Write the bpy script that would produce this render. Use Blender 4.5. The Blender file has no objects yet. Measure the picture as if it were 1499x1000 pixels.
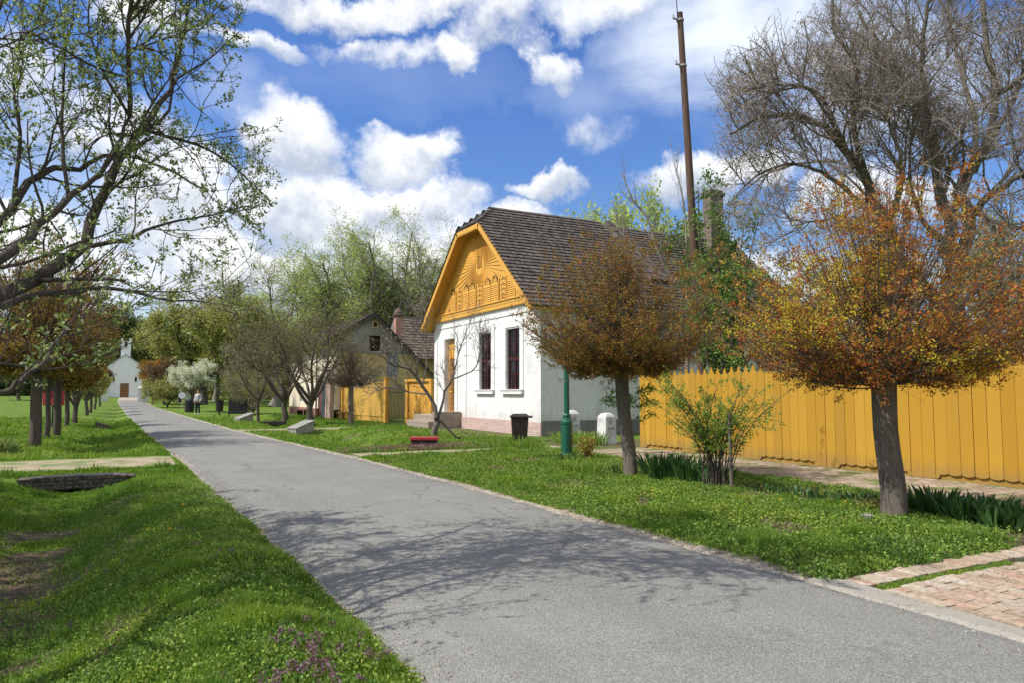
import bpy, bmesh, math, random
import numpy as np
from mathutils import Vector, Matrix

SC = bpy.context.scene
COL = SC.collection
PI = math.pi
# ---------------------------------------------------------------- camera
F, CX, CY, HOR, EYE = 1060.0, 749.5, 500.0, 575.0, 1.6
PITCH = math.atan((HOR - CY) / F)
YAW = math.radians(27.767)
cam = bpy.data.cameras.new('camera')
cam.sensor_width = 36.0
cam.lens = F / 1499.0 * 36.0
cam.clip_start = 0.05
cam.clip_end = 3000
camo = bpy.data.objects.new('camera', cam)
camo.location = (0, 0, EYE)
camo.rotation_euler = (PI / 2 + PITCH, 0, -YAW)
COL.objects.link(camo)
SC.camera = camo

def ray(px, py):
    x = (px - CX) / F; u = (CY - py) / F
    f = math.cos(PITCH) - u * math.sin(PITCH); z = math.sin(PITCH) + u * math.cos(PITCH)
    c, s = math.cos(YAW), math.sin(YAW)
    return np.array([x * c + f * s, -x * s + f * c, z])
def at_depth(px, py, d):
    r = ray(px, py)
    return np.array([0, 0, EYE]) + r * (d / math.hypot(r[0], r[1]))
def at_Y(px, py, Y):
    r = ray(px, py); return np.array([0, 0, EYE]) + r * (Y / r[1])
def col_at(px, d):
    r = ray(px, HOR); h = math.hypot(r[0], r[1]); return r[0] / h * d, r[1] / h * d

# ---------------------------------------------------------------- sun and sky
SUN_EL, SUN_AZ = math.radians(50), math.radians(9)     # the sun stands to the left (-X), a little ahead (+Y)
to_sun = Vector((-math.cos(SUN_AZ) * math.cos(SUN_EL), math.sin(SUN_AZ) * math.cos(SUN_EL), math.sin(SUN_EL)))
sl = bpy.data.lights.new('sun', 'SUN'); sl.energy = 4.6; sl.angle = math.radians(0.35); sl.color = (1.0, 0.945, 0.87)
so = bpy.data.objects.new('sun', sl); so.rotation_euler = to_sun.to_track_quat('Z', 'Y').to_euler(); so.location = (-30, 10, 40)
COL.objects.link(so)
SC.view_settings.view_transform = 'Standard'
SC.view_settings.look = 'None'
SC.view_settings.gamma = 1
SC.view_settings.exposure = 0.24
SC.cycles.max_bounces = 6
SC.cycles.transparent_max_bounces = 6
SC.cycles.use_denoising = True

W = bpy.data.worlds.new('World'); SC.world = W; W.use_nodes = True
class NT:
    def __init__(s, tree): s.t = tree; s.n = tree.nodes; s.l = tree.links
    def new(s, typ, **kw):
        n = s.n.new(typ)
        for k, v in kw.items():
            setattr(n, k, v)
        return n
    def link(s, a, b): s.l.new(a, b)
    def _set(s, inp, v):
        if isinstance(v, bpy.types.NodeSocket): s.l.new(v, inp)
        else: inp.default_value = v
    def math(s, op, a, b=None, c=None, clamp=False):
        n = s.n.new('ShaderNodeMath'); n.operation = op; n.use_clamp = clamp
        s._set(n.inputs[0], a)
        if b is not None: s._set(n.inputs[1], b)
        if c is not None: s._set(n.inputs[2], c)
        return n.outputs[0]
    def vmath(s, op, a, b=None, out=0):
        n = s.n.new('ShaderNodeVectorMath'); n.operation = op
        s._set(n.inputs[0], a)
        if b is not None: s._set(n.inputs[1], b)
        return n.outputs[1] if op in ('DOT_PRODUCT', 'LENGTH', 'DISTANCE') else n.outputs[0]
    def mix(s, f, a, b, blend='MIX'):
        n = s.n.new('ShaderNodeMix'); n.data_type = 'RGBA'; n.blend_type = blend
        s._set(n.inputs[0], f); s._set(n.inputs[6], a); s._set(n.inputs[7], b)
        return n.outputs[2]
    def noise(s, vec, scale, detail=4, rough=0.55, dist=0.0, col=False):
        n = s.n.new('ShaderNodeTexNoise'); n.inputs['Scale'].default_value = scale
        n.inputs['Detail'].default_value = detail; n.inputs['Roughness'].default_value = rough
        n.inputs['Distortion'].default_value = dist
        if vec is not None: s.l.new(vec, n.inputs['Vector'])
        return n.outputs[1] if col else n.outputs[0]
    def ramp(s, f, stops, interp='LINEAR'):
        n = s.n.new('ShaderNodeValToRGB'); r = n.color_ramp; r.interpolation = interp
        while len(r.elements) > 1: r.elements.remove(r.elements[0])
        r.elements[0].position = stops[0][0]; r.elements[0].color = c4(stops[0][1])
        for p, c in stops[1:]:
            e = r.elements.new(p); e.color = c4(c)
        s.l.new(f, n.inputs[0]); return n.outputs[0]
    def smooth(s, v, lo, hi):
        n = s.n.new('ShaderNodeMapRange'); n.interpolation_type = 'SMOOTHSTEP'
        s._set(n.inputs[0], v); n.inputs[1].default_value = lo; n.inputs[2].default_value = hi
        return n.outputs[0]
def c4(c):
    if isinstance(c, (int, float)): return (c, c, c, 1)
    return (c[0], c[1], c[2], 1)

wt = NT(W.node_tree)
for n in list(wt.n): wt.n.remove(n)
wout = wt.new('ShaderNodeOutputWorld'); bg = wt.new('ShaderNodeBackground')
sky = wt.new('ShaderNodeTexSky'); sky.sky_type = 'NISHITA'; sky.sun_disc = False
sky.sun_elevation = SUN_EL; sky.sun_rotation = math.atan2(to_sun.x, to_sun.y)
sky.air_density = 1.0; sky.dust_density = 0.6; sky.ozone_density = 2.2
tc = wt.new('ShaderNodeTexCoord'); D = tc.outputs['Generated']
sep = wt.new('ShaderNodeSeparateXYZ'); wt.link(D, sep.inputs[0])
azv = wt.math('ARCTAN2', sep.outputs[0], sep.outputs[1])
elv = wt.math('ARCSINE', sep.outputs[2])
cmb = wt.new('ShaderNodeCombineXYZ'); wt.link(azv, cmb.inputs[0]); wt.link(elv, cmb.inputs[1])
AE = cmb.outputs[0]
def warp(vec, scale, amt, detail=4, rough=0.6):
    nz = wt.noise(D, scale, detail, rough, col=True)
    return wt.vmath('ADD', vec, wt.vmath('MULTIPLY', wt.vmath('SUBTRACT', nz, (0.5, 0.5, 0.5)), (amt, amt, 0)))
AW = warp(warp(AE, 5, 0.14, 3), 22, 0.065, 5, 0.65)
def azel(px, py):
    r = ray(px, py); r = r / np.linalg.norm(r); return math.atan2(r[0], r[1]), math.asin(r[2])
# cumulus heaps (x, y, half width, half height, strength)
HEAPS = [(432, 205, 80, 72, 1), (590, 238, 85, 50, 1), (440, 300, 130, 55, 1), (575, 310, 120, 40, .9), (655, 300, 70, 40, .75),
 (350, 400, 170, 75, 1), (560, 385, 160, 65, 1), (700, 350, 110, 50, .8), (808, 284, 64, 34, 1), (240, 300, 120, 90, .9), (150, 200, 130, 70, .6),
 (500, 10, 170, 30, .66), (395, 75, 75, 20, .62), (668, 84, 44, 28, .72), (740, 50, 75, 42, .66), (818, 92, 42, 34, .72), (650, 12, 120, 26, .55),
 (880, 5, 120, 34, .5), (230, 40, 110, 40, .8), (40, 150, 100, 90, .7), (1050, 262, 130, 42, .95), (1300, 290, 160, 45, .8), (60, 430, 200, 120, .9), (570, 75, 90, 22, .38), (870, 190, 60, 20, .15),
 (760, 420, 260, 80, .9), (1100, 430, 300, 80, .8)]
acc = None; num = None; den = None
for (hx, hy, rx, ry, st) in HEAPS:
    a, e = azel(hx, hy)
    a1, e1 = azel(hx + rx, hy); a2, e2 = azel(hx, hy - ry)
    ra, re = math.hypot(a1 - a, e1 - e), abs(e2 - e)
    q = wt.vmath('MULTIPLY', wt.vmath('SUBTRACT', AW, (a, e, 0)), (1 / ra, 1 / re, 0))
    dd = wt.math('MULTIPLY', wt.math('SUBTRACT', 1.0, wt.vmath('DOT_PRODUCT', q, q)), st)
    acc = dd if acc is None else wt.math('MAXIMUM', acc, dd)
    w_ = wt.math('POWER', wt.math('MAXIMUM', dd, 0.001), 1.5)
    qs = wt.new('ShaderNodeSeparateXYZ'); wt.link(q, qs.inputs[0])
    wy = wt.math('MULTIPLY', w_, qs.outputs[1])
    num = wy if num is None else wt.math('ADD', num, wy)
    den = w_ if den is None else wt.math('ADD', den, w_)
fine = wt.noise(D, 34, 7, 0.66)
med = wt.noise(D, 9, 4, 0.55)
dens = wt.math('ADD', acc, wt.math('MULTIPLY', wt.math('SUBTRACT', fine, 0.5), .95))
dens = wt.math('ADD', dens, wt.math('MULTIPLY', wt.math('SUBTRACT', med, 0.5), 1.1))
alpha = wt.smooth(dens, -0.16, 0.78)
fwd = ray(CX, 250); fwd = fwd / np.linalg.norm(fwd)
away = wt.math('SUBTRACT', 1.0, wt.smooth(wt.vmath('DOT_PRODUCT', D, tuple(fwd)), 0.55, 0.80))
gen = wt.smooth(wt.noise(D, 2.6, 6, 0.6), 0.38, 0.60)  # unseen clouds added outside the view to whiten the ambient light
alpha = wt.math('MAXIMUM', alpha, wt.math('MULTIPLY', gen, away))
# thin veils (long soft streaks)
vmap = wt.vmath('MULTIPLY', AE, (3.0, 9.0, 1))
veil = wt.noise(vmap, 1.1, 5, 0.55, 0.2)
vm = None
for (hx, hy, rx, ry, st) in [(1060, 70, 240, 130, 1), (1250, 130, 260, 160, .8), (900, 130, 160, 70, .3), (560, 120, 260, 60, .12), (850, 0, 300, 50, .6), (380, 160, 90, 60, .4), (300, 350, 400, 120, .6)]:
    a, e = azel(hx, hy); a1, e1 = azel(hx + rx, hy); a2, e2 = azel(hx, hy - ry)
    q = wt.vmath('MULTIPLY', wt.vmath('SUBTRACT', AW, (a, e, 0)), (1 / abs(a1 - a), 1 / abs(e2 - e), 0))
    dd = wt.math('MULTIPLY', wt.math('SUBTRACT', 1.0, wt.vmath('DOT_PRODUCT', q, q), clamp=True), st)
    vm = dd if vm is None else wt.math('MAXIMUM', vm, dd)
valpha = wt.math('MULTIPLY', wt.smooth(veil, 0.18, 0.66), wt.math('MULTIPLY', vm, 1.15), clamp=True)
ycen = wt.math('DIVIDE', num, den)
lit = wt.math('ADD', wt.math('MULTIPLY', ycen, 0.55), wt.math('MULTIPLY', wt.math('SUBTRACT', wt.noise(D, 16, 5, 0.6), 0.5), 1.9))
lit = wt.math('ADD', lit, wt.math('MULTIPLY', wt.math('SUBTRACT', 1.0, acc), 0.35))
lit = wt.smooth(lit, -0.35, 0.55)
ccol = wt.mix(lit, (4.7, 5.35, 6.5, 1), (9.6, 9.7, 9.8, 1))
hz = wt.smooth(elv, -0.02, 0.45)
skyc = wt.mix(1.0, sky.outputs[0], wt.mix(hz, (.86, 1.02, 1.12, 1), (.70, .99, 1.50, 1)), 'MULTIPLY')
out = wt.mix(valpha, skyc, (8.1, 8.8, 9.8, 1))
out = wt.mix(alpha, out, ccol)
wt.link(out, bg.inputs[0]); bg.inputs[1].default_value = 0.1
wt.link(bg.outputs[0], wout.inputs[0])
W.cycles.sampling_method = 'MANUAL'; W.cycles.sample_map_resolution = 512

# ---------------------------------------------------------------- materials
MATS = {}
def newmat(name):
    m = bpy.data.materials.new(name); m.use_nodes = True
    t = NT(m.node_tree); b = [n for n in t.n if n.type == 'BSDF_PRINCIPLED'][0]
    return m, t, b
def pos(t): return t.new('ShaderNodeTexCoord').outputs['Object']
def wpos(t): return t.new('ShaderNodeNewGeometry').outputs['Position']
def bump(t, b, h, dist=0.02, strength=0.6):
    n = t.new('ShaderNodeBump'); n.inputs['Strength'].default_value = strength; n.inputs['Distance'].default_value = dist
    t.link(h, n.inputs['Height']); t.link(n.outputs[0], b.inputs['Normal'])
def nmat(name, c1, c2, scale=6, rough=0.8, bdist=0.01, stretch=(1, 1, 1), c3=None, fine=8, spec=0.3):
    """two or three tones mixed by noise, a fine bump"""
    if name in MATS: return MATS[name]
    m, t, b = newmat(name); v = t.vmath('MULTIPLY', pos(t), stretch)
    n1 = t.noise(v, scale, 6, 0.6)
    st = [(0.32, c1), (0.68, c2)]
    if c3: st = [(0.3, c1), (0.5, c2), (0.72, c3)]
    col = t.ramp(n1, st)
    n2 = t.noise(v, scale * fine, 5, 0.6)
    col = t.mix(t.math('MULTIPLY', t.smooth(n2, 0.35, 0.65), 0.28), col, (c1[0] * .6, c1[1] * .6, c1[2] * .6, 1))
    t.link(col, b.inputs['Base Color']); b.inputs['Roughness'].default_value = rough
    b.inputs['Specular IOR Level'].default_value = spec
    bump(t, b, t.math('ADD', n2, t.math('MULTIPLY', n1, 0.7)), bdist)
    MATS[name] = m; return m
def rmat(name, cols, rough=0.7, transl=0.0, spec=0.25, noise_scale=None, grain=0.0):
    """colour picked for each leaf / shingle / blade by its own random number"""
    if name in MATS: return MATS[name]
    m, t, b = newmat(name)
    at = t.new('ShaderNodeAttribute'); at.attribute_name = 'rnd'
    k = len(cols)
    col = t.ramp(at.outputs['Fac'], [(i / max(1, k - 1), c) for i, c in enumerate(cols)])
    if noise_scale:
        n = t.noise(wpos(t), noise_scale, 3)
        col = t.mix(t.smooth(n, 0.3, 0.7), col, t.mix(1.0, col, (1.5, 1.25, 0.9, 1), 'MULTIPLY'))
    if grain:
        n = t.noise(t.vmath('MULTIPLY', pos(t), (1, 1, 1)), grain, 5)
        col = t.mix(t.smooth(n, 0.3, 0.75), col, t.mix(1.0, col, (.55, .53, .5, 1), 'MULTIPLY'))
        bump(t, b, n, 0.01)
    t.link(col, b.inputs['Base Color']); b.inputs['Roughness'].default_value = rough
    b.inputs['Specular IOR Level'].default_value = spec
    if transl:
        tr = t.new('ShaderNodeBsdfTranslucent'); t.link(t.mix(1.0, col, (1.3, 1.3, .8, 1), 'MULTIPLY'), tr.inputs[0])
        mx = t.new('ShaderNodeMixShader'); mx.inputs[0].default_value = transl
        t.link(b.outputs[0], mx.inputs[1]); t.link(tr.outputs[0], mx.inputs[2])
        o = [n for n in t.n if n.type == 'OUTPUT_MATERIAL'][0]; t.link(mx.outputs[0], o.inputs[0])
    MATS[name] = m; return m

# ---------------------------------------------------------------- mesh helpers
def mesh_np(name, V, Fc, mat, parent=None, rnd=None, smooth=False, attrs=None):
    """V (n,3); Fc list of arrays, each (m,k) of vertex ids; rnd: list of per-face values"""
    me = bpy.data.meshes.new(name)
    V = np.asarray(V, np.float32)
    me.vertices.add(len(V)); me.vertices.foreach_set('co', V.ravel())
    if not isinstance(Fc, list): Fc = [Fc]
    Fc = [np.asarray(f, np.int32) for f in Fc if len(f)]
    tot = sum(f.size for f in Fc); nf = sum(len(f) for f in Fc)
    me.loops.add(tot); me.loops.foreach_set('vertex_index', np.concatenate([f.ravel() for f in Fc]))
    ls = []; s = 0
    for f in Fc:
        ls.append(s + np.arange(len(f)) * f.shape[1]); s += f.size
    me.polygons.add(nf); me.polygons.foreach_set('loop_start', np.concatenate(ls).astype(np.int32))
    me.update(calc_edges=True)
    me.polygons.foreach_set('use_smooth', np.full(nf, smooth, bool))
    if rnd is not None:
        a = me.attributes.new('rnd', 'FLOAT', 'FACE')
        a.data.foreach_set('value', np.asarray(rnd, np.float32))
    for k, v in (attrs or {}).items():
        a = me.attributes.new(k, 'FLOAT', 'POINT'); a.data.foreach_set('value', np.asarray(v, np.float32))
    if mat: me.materials.append(mat)
    o = bpy.data.objects.new(name, me); COL.objects.link(o)
    if parent: o.parent = parent
    return o

def tag(o, label=None, cat=None, group=None, kind=None):
    if label: o['label'] = label
    if cat: o['category'] = cat
    if group: o['group'] = group
    if kind: o['kind'] = kind
    return o
def empty(name, loc, rz=0, label=None, cat=None, group=None):
    o = bpy.data.objects.new(name, None); o.empty_display_size = 0.3
    o.location = loc; o.rotation_euler = (0, 0, rz); COL.objects.link(o)
    return tag(o, label, cat, group)
def kids(o): return [c for c in bpy.data.objects if c.parent == o]
def copy_tree(o, parent=None):
    c = o.copy(); COL.objects.link(c)
    if parent: c.parent = parent
    for ch in KIDS.get(o.name, []) or kids(o): copy_tree(ch, c)
    return c
KIDS = {}

class MB:
    def __init__(s): s.v = []; s.f = {}; s.n = 0; s.r = {}
    def add(s, vs, fs, r=None):
        b = s.n; s.v.extend(vs); s.n += len(vs)
        for f in fs:
            s.f.setdefault(len(f), []).append([b + i for i in f])
            s.r.setdefault(len(f), []).append(random.random() if r is None else r)
        return s
    def box(s, a, b, r=None, bev=0.0):
        x0, y0, z0 = a; x1, y1, z1 = b
        vs = [(x0, y0, z0), (x1, y0, z0), (x1, y1, z0), (x0, y1, z0), (x0, y0, z1), (x1, y0, z1), (x1, y1, z1), (x0, y1, z1)]
        return s.add(vs, [(0, 3, 2, 1), (4, 5, 6, 7), (0, 1, 5, 4), (1, 2, 6, 5), (2, 3, 7, 6), (3, 0, 4, 7)], random.random() if r is None else r)
    def frame(s, O, U, Vv, N, a, b, r=None):
        """box in a local frame: a, b corners in (u,v,n)"""
        O, U, Vv, N = map(np.asarray, (O, U, Vv, N))
        vs = []
        for (i, j, k) in [(0, 0, 0), (1, 0, 0), (1, 1, 0), (0, 1, 0), (0, 0, 1), (1, 0, 1), (1, 1, 1), (0, 1, 1)]:
            u = (a[0], b[0])[i]; v = (a[1], b[1])[j]; w = (a[2], b[2])[k]
            vs.append(tuple(O + U * u + Vv * v + N * w))
        return s.add(vs, [(0, 3, 2, 1), (4, 5, 6, 7), (0, 1, 5, 4), (1, 2, 6, 5), (2, 3, 7, 6), (3, 0, 4, 7)], random.random() if r is None else r)
    def prism(s, poly, O, U, Vv, N, d, r=None):
        """polygon (u,v) list extruded along N by d"""
        O, U, Vv, N = map(np.asarray, (O, U, Vv, N)); k = len(poly)
        vs = [tuple(O + U * u + Vv * v) for u, v in poly] + [tuple(O + U * u + Vv * v + N * d) for u, v in poly]
        fs = [tuple(range(k - 1, -1, -1)), tuple(range(k, 2 * k))] + [(i, (i + 1) % k, k + (i + 1) % k, k + i) for i in range(k)]
        return s.add(vs, fs, random.random() if r is None else r)
    def cyl(s, p0, p1, r0, r1=None, n=12, caps=True):
        r1 = r0 if r1 is None else r1
        p0, p1 = Vector(p0), Vector(p1); d = (p1 - p0).normalized()
        u = d.orthogonal().normalized(); w = d.cross(u)
        vs = []
        for p, r in ((p0, r0), (p1, r1)):
            for i in range(n):
                a = 2 * PI * i / n; vs.append(tuple(p + (u * math.cos(a) + w * math.sin(a)) * r))
        fs = [(i, (i + 1) % n, n + (i + 1) % n, n + i) for i in range(n)]
        if caps: fs += [tuple(range(n - 1, -1, -1)), tuple(range(n, 2 * n))]
        return s.add(vs, fs)
    def lathe(s, prof, c=(0, 0, 0), n=20):
        vs = []
        for r, z in prof:
            for i in range(n):
                a = 2 * PI * i / n; vs.append((c[0] + r * math.cos(a), c[1] + r * math.sin(a), c[2] + z))
        fs = []
        for j in range(len(prof) - 1):
            for i in range(n):
                fs.append((j * n + i, j * n + (i + 1) % n, (j + 1) * n + (i + 1) % n, (j + 1) * n + i))
        fs += [tuple(range(n - 1, -1, -1)), tuple(range((len(prof) - 1) * n, len(prof) * n))]
        return s.add(vs, fs)
    def build(s, name, mat, parent=None, smooth=False, bevel=0.0):
        ks = sorted(s.f)
        o = mesh_np(name, np.array(s.v), [np.array(s.f[k]) for k in ks], mat, parent, rnd=[x for k in ks for x in s.r[k]], smooth=smooth)
        if bevel:
            m = o.modifiers.new('bevel', 'BEVEL'); m.width = bevel; m.segments = 2; m.limit_method = 'ANGLE'
        return o

def tubes(P, R, sides):
    """P (M,K,3) poly-lines, R (M,K) radii -> verts, quads"""
    M, K, _ = P.shape
    T = np.empty_like(P); T[:, 1:-1] = P[:, 2:] - P[:, :-2]; T[:, 0] = P[:, 1] - P[:, 0]; T[:, -1] = P[:, -1] - P[:, -2]
    T /= np.linalg.norm(T, axis=2, keepdims=True) + 1e-9
    main = P[:, -1] - P[:, 0]; main /= np.linalg.norm(main, axis=1, keepdims=True) + 1e-9
    ax = np.where(np.abs(main[:, 2:3]) < 0.75, np.array([[0, 0, 1.0]]), np.array([[1.0, 0, 0]]))[:, None, :]
    U = np.cross(T, np.broadcast_to(ax, T.shape)); U /= np.linalg.norm(U, axis=2, keepdims=True) + 1e-9
    Wv = np.cross(T, U)
    a = np.arange(sides) * 2 * PI / sides
    V = P[:, :, None, :] + R[:, :, None, None] * (U[:, :, None, :] * np.cos(a)[None, None, :, None] + Wv[:, :, None, :] * np.sin(a)[None, None, :, None])
    idx = np.arange(M * K * sides).reshape(M, K, sides)
    A = idx[:, :-1, :]; B = idx[:, 1:, :]
    Q = np.stack([A, np.roll(A, -1, 2), np.roll(B, -1, 2), B], -1).reshape(-1, 4)
    return V.reshape(-1, 3), Q

def resample(pts, rad, K):
    pts = np.asarray(pts, float); rad = np.asarray(rad, float)
    n = len(pts); s = np.linspace(0, n - 1, K); i = np.minimum(s.astype(int), n - 2); f = (s - i)[:, None]
    p0 = pts[np.maximum(i - 1, 0)]; p1 = pts[i]; p2 = pts[i + 1]; p3 = pts[np.minimum(i + 2, n - 1)]
    q = 0.5 * ((2 * p1) + (-p0 + p2) * f + (2 * p0 - 5 * p1 + 4 * p2 - p3) * f ** 2 + (-p0 + 3 * p1 - 3 * p2 + p3) * f ** 3)
    return q, np.interp(s, np.arange(n), rad)

def unit(v): return v / (np.linalg.norm(v, axis=-1, keepdims=True) + 1e-9)

class Plant:
    def __init__(s, seed):
        s.rs = np.random.RandomState(seed); s.lines = []      # (P (M,K,3), R (M,K), sides)
        s.LC = []; s.LD = []
    def limb(s, pts, r0, r1, K=14, sides=8):
        p, r = resample(pts, np.linspace(r0, r1, len(pts)), K)
        wob = s.rs.normal(0, 1, p.shape) * (r0 * 0.22); wob[0] = 0; p = p + wob
        s.lines.append((p[None], r[None], sides)); return p, r
    def limbs(s, P, R, sides): s.lines.append((P, R, sides)); return P, R
    def sprout(s, parents, n, length, ang, rscale, K=5, sides=4, tmin=0.25, tmax=1.0, up=0.0, wob=0.12, droop=0.0, rtip=0.35, lenvar=0.4, taperlen=0.45, rmin=0.0, keep=None):
        """n children for every parent line of (P,R); returns the children's (P,R)"""
        P, R = parents; M, K0, _ = P.shape; rs = s.rs
        tot = int(M * n) if M * n >= 1 else 1
        pi = np.concatenate([np.repeat(np.arange(M), int(n)), rs.randint(0, M, max(0, tot - M * int(n)))])
        m = len(pi)
        t = rs.uniform(tmin, tmax, m); x = t * (K0 - 1); i = np.minimum(x.astype(int), K0 - 2); f = (x - i)[:, None]
        base = P[pi, i] * (1 - f) + P[pi, i + 1] * f; rb = R[pi, i] * (1 - f[:, 0]) + R[pi, i + 1] * f[:, 0]
        d = unit(P[pi, i + 1] - P[pi, i])
        side = unit(np.cross(d, rs.normal(0, 1, (m, 3))))
        a = np.radians(rs.normal(ang, ang * 0.25, m))[:, None]
        d = unit(d * np.cos(a) + side * np.sin(a) + np.array([0, 0, up]))
        L = length * (1 - taperlen * t) * (1 + rs.uniform(-lenvar, lenvar, m))
        r0 = np.maximum(rb * rscale, rmin)
        pts = [base]; dd = d
        for k in range(1, K):
            dd = unit(dd + rs.normal(0, wob, (m, 3)) + np.array([0, 0, up * 0.35 - droop * k / K]))
            pts.append(pts[-1] + dd * (L / (K - 1))[:, None])
        Pn = np.stack(pts, 1); Rn = r0[:, None] * np.linspace(1, rtip, K)[None]
        if keep is not None:
            kk = keep(Pn[:, -1], rs); Pn, Rn = Pn[kk], Rn[kk]
        s.lines.append((Pn, Rn, sides)); return Pn, Rn
    def leaves_on(s, lines, per, spread=0.03, tmin=0.2):
        P, R = lines; M, K, _ = P.shape; rs = s.rs
        m = int(M * per); pi = rs.randint(0, M, m); x = rs.uniform(tmin, 1, m) * (K - 1); i = np.minimum(x.astype(int), K - 2); f = (x - i)[:, None]
        c = P[pi, i] * (1 - f) + P[pi, i + 1] * f; d = unit(P[pi, i + 1] - P[pi, i])
        return c + rs.normal(0, spread, (m, 3)), d
    def clusters(s, c, k, spread):
        c = np.repeat(c, k, 0); return c + s.rs.normal(0, spread, c.shape)
    def bark(s, name, mat, parent, a=0, b=None):
        Vs, Qs, o = [], [], 0
        for P, R, n in s.lines[a:b]:
            v, q = tubes(P, R, n); Vs.append(v); Qs.append(q + o); o += len(v)
        return mesh_np(name, np.concatenate(Vs), np.concatenate(Qs), mat, parent, smooth=True)
def leafmesh(name, C, size, mat, parent, rs, aspect=0.55, up=0.0, var=0.35, dirs=None, dirw=0.0, rnd=None):
    m = len(C)
    d = rs.normal(0, 1, (m, 3)); d[:, 2] += up
    if dirs is not None: d = unit(d) + dirs * dirw
    d = unit(d); n = unit(np.cross(d, rs.normal(0, 1, (m, 3)))); w = np.cross(d, n)
    s = (size * (1 + rs.uniform(-var, var, m)))[:, None]
    v = np.stack([C, C + d * s * .5 + w * s * aspect * .5 + n * s * .12, C + d * s, C + d * s * .5 - w * s * aspect * .5 + n * s * .12], 1).reshape(-1, 3)
    i = np.arange(m) * 4
    Q = np.stack([i, i + 1, i + 2, i + 3], 1)
    return mesh_np(name, v, Q, mat, parent, rnd=rs.uniform(0, 1, m) if rnd is None else rnd)

def vnoise(x, y, s, seed=0):
    """cheap smooth value noise in numpy"""
    x = np.asarray(x, float) * s + seed * 17.3; y = np.asarray(y, float) * s + seed * 9.1
    xi = np.floor(x).astype(np.int64); yi = np.floor(y).astype(np.int64); fx = x - xi; fy = y - yi
    fx = fx * fx * (3 - 2 * fx); fy = fy * fy * (3 - 2 * fy)
    def h(a, b):
        n = (a * 374761393 + b * 668265263 + seed * 1442695041) & 0xffffffff
        n = ((n ^ (n >> 13)) * 1274126177) & 0xffffffff
        return ((n ^ (n >> 16)) & 0xffff) / 65535.0
    return (h(xi, yi) * (1 - fx) + h(xi + 1, yi) * fx) * (1 - fy) + (h(xi, yi + 1) * (1 - fx) + h(xi + 1, yi + 1) * fx) * fy

# ---------------------------------------------------------------- terrain
RL = np.array([(-40, 1.8), (3.9, 1.5), (6.7, 1.46), (10.75, 1.35), (14.3, 1.25), (22, 1.0), (35, .55), (53, 0.0), (90, -.8), (130, -1.65)])
RR = np.array([(-40, 5.5), (2.7, 5.22), (5.5, 5.18), (11, 5.12), (17, 4.95), (25, 4.4), (34, 3.85), (42, 3.6), (56, 3.1), (90, 2.4), (130, 1.8)])
def rl(y): return np.interp(y, RL[:, 0], RL[:, 1])
def rr(y): return np.interp(y, RR[:, 0], RR[:, 1])
def sm(a, lo, hi):
    t = np.clip((a - lo) / (hi - lo), 0, 1); return t * t * (3 - 2 * t)
def gz(x, y):
    x = np.asarray(x, float); y = np.asarray(y, float)
    z = (vnoise(x, y, .6, 1) - .5) * .07 + (vnoise(x, y, 2.2, 2) - .5) * .03 + (vnoise(x, y, .12, 3) - .5) * .10
    # ditch on the left of the road, bridged by the crossing path
    dl = 1 - sm(y, 16.4, 17.0) * (1 - sm(y, 20.9, 21.7))
    fade = np.where(y > 19, .45 * (1 - sm(y, 60, 90)), 1.0)
    z = z - .47 * (1 - .38 * sm(y, 11, 16)) * np.exp(-(np.abs(x + 0.95) / .95) ** 2.4) * dl * fade
    z = z + .12 * sm(-x, 2.4, 4.5) * (1 - sm(y, 60, 100))
    z = z + .07 * np.exp(-((x - .7) / .6) ** 2) * dl
    # swale and mounds on the right
    dr = sm(y, 19.5, 22) * (1 - sm(y, 29.0, 30.0)) + sm(y, 33.5, 34.5) * (1 - sm(y, 55, 70))
    z = z - .34 * np.exp(-((x - 7.0) / .85) ** 2) * dr
    z = z + .26 * np.exp(-((x - 9.3) / 1.6) ** 2 - ((y - 27.3) / 4.2) ** 2)
    z = z + .08 * np.exp(-((x - 6.8) / 1.0) ** 2 - ((y - 12) / 5) ** 2)
    edge = np.minimum(x - rl(y), rr(y) - x)      # >0 inside the road
    k = sm(-edge, 0.0, .55)
    z = z * k - .03 * sm(edge, -.05, .1)
    # the ground levels out where the walk and the buildings stand
    flat = sm(x, 10.0, 10.6)
    z = z * (1 - flat) + (-.012) * flat
    # crossing paths are level
    for (x0, x1, y0, y1) in ((-60, 1.3, 17.2, 20.8), (5.0, 12.5, 17.6, 19.3), (4.0, 11, 31.0, 33.4)):
        w = sm(x, x0 - .5, x0) * (1 - sm(x, x1, x1 + .4)) * sm(y, y0 - .25, y0 + .1) * (1 - sm(y, y1 - .1, y1 + .4))
        z = z * (1 - w) + (-.004) * w * (k)
    w = sm(x, 5.1, 5.4) * (1 - sm(y, 4.2, 4.5)) * sm(y, -10, -9)
    z = z * (1 - w) - .03 * w
    far = sm(np.hypot(x, y), 110, 260)
    z = z * (1 - far) + 1.0 * sm(y, 80, 220) * (1 - sm(np.abs(x), 250, 600)) 
    return z

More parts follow.
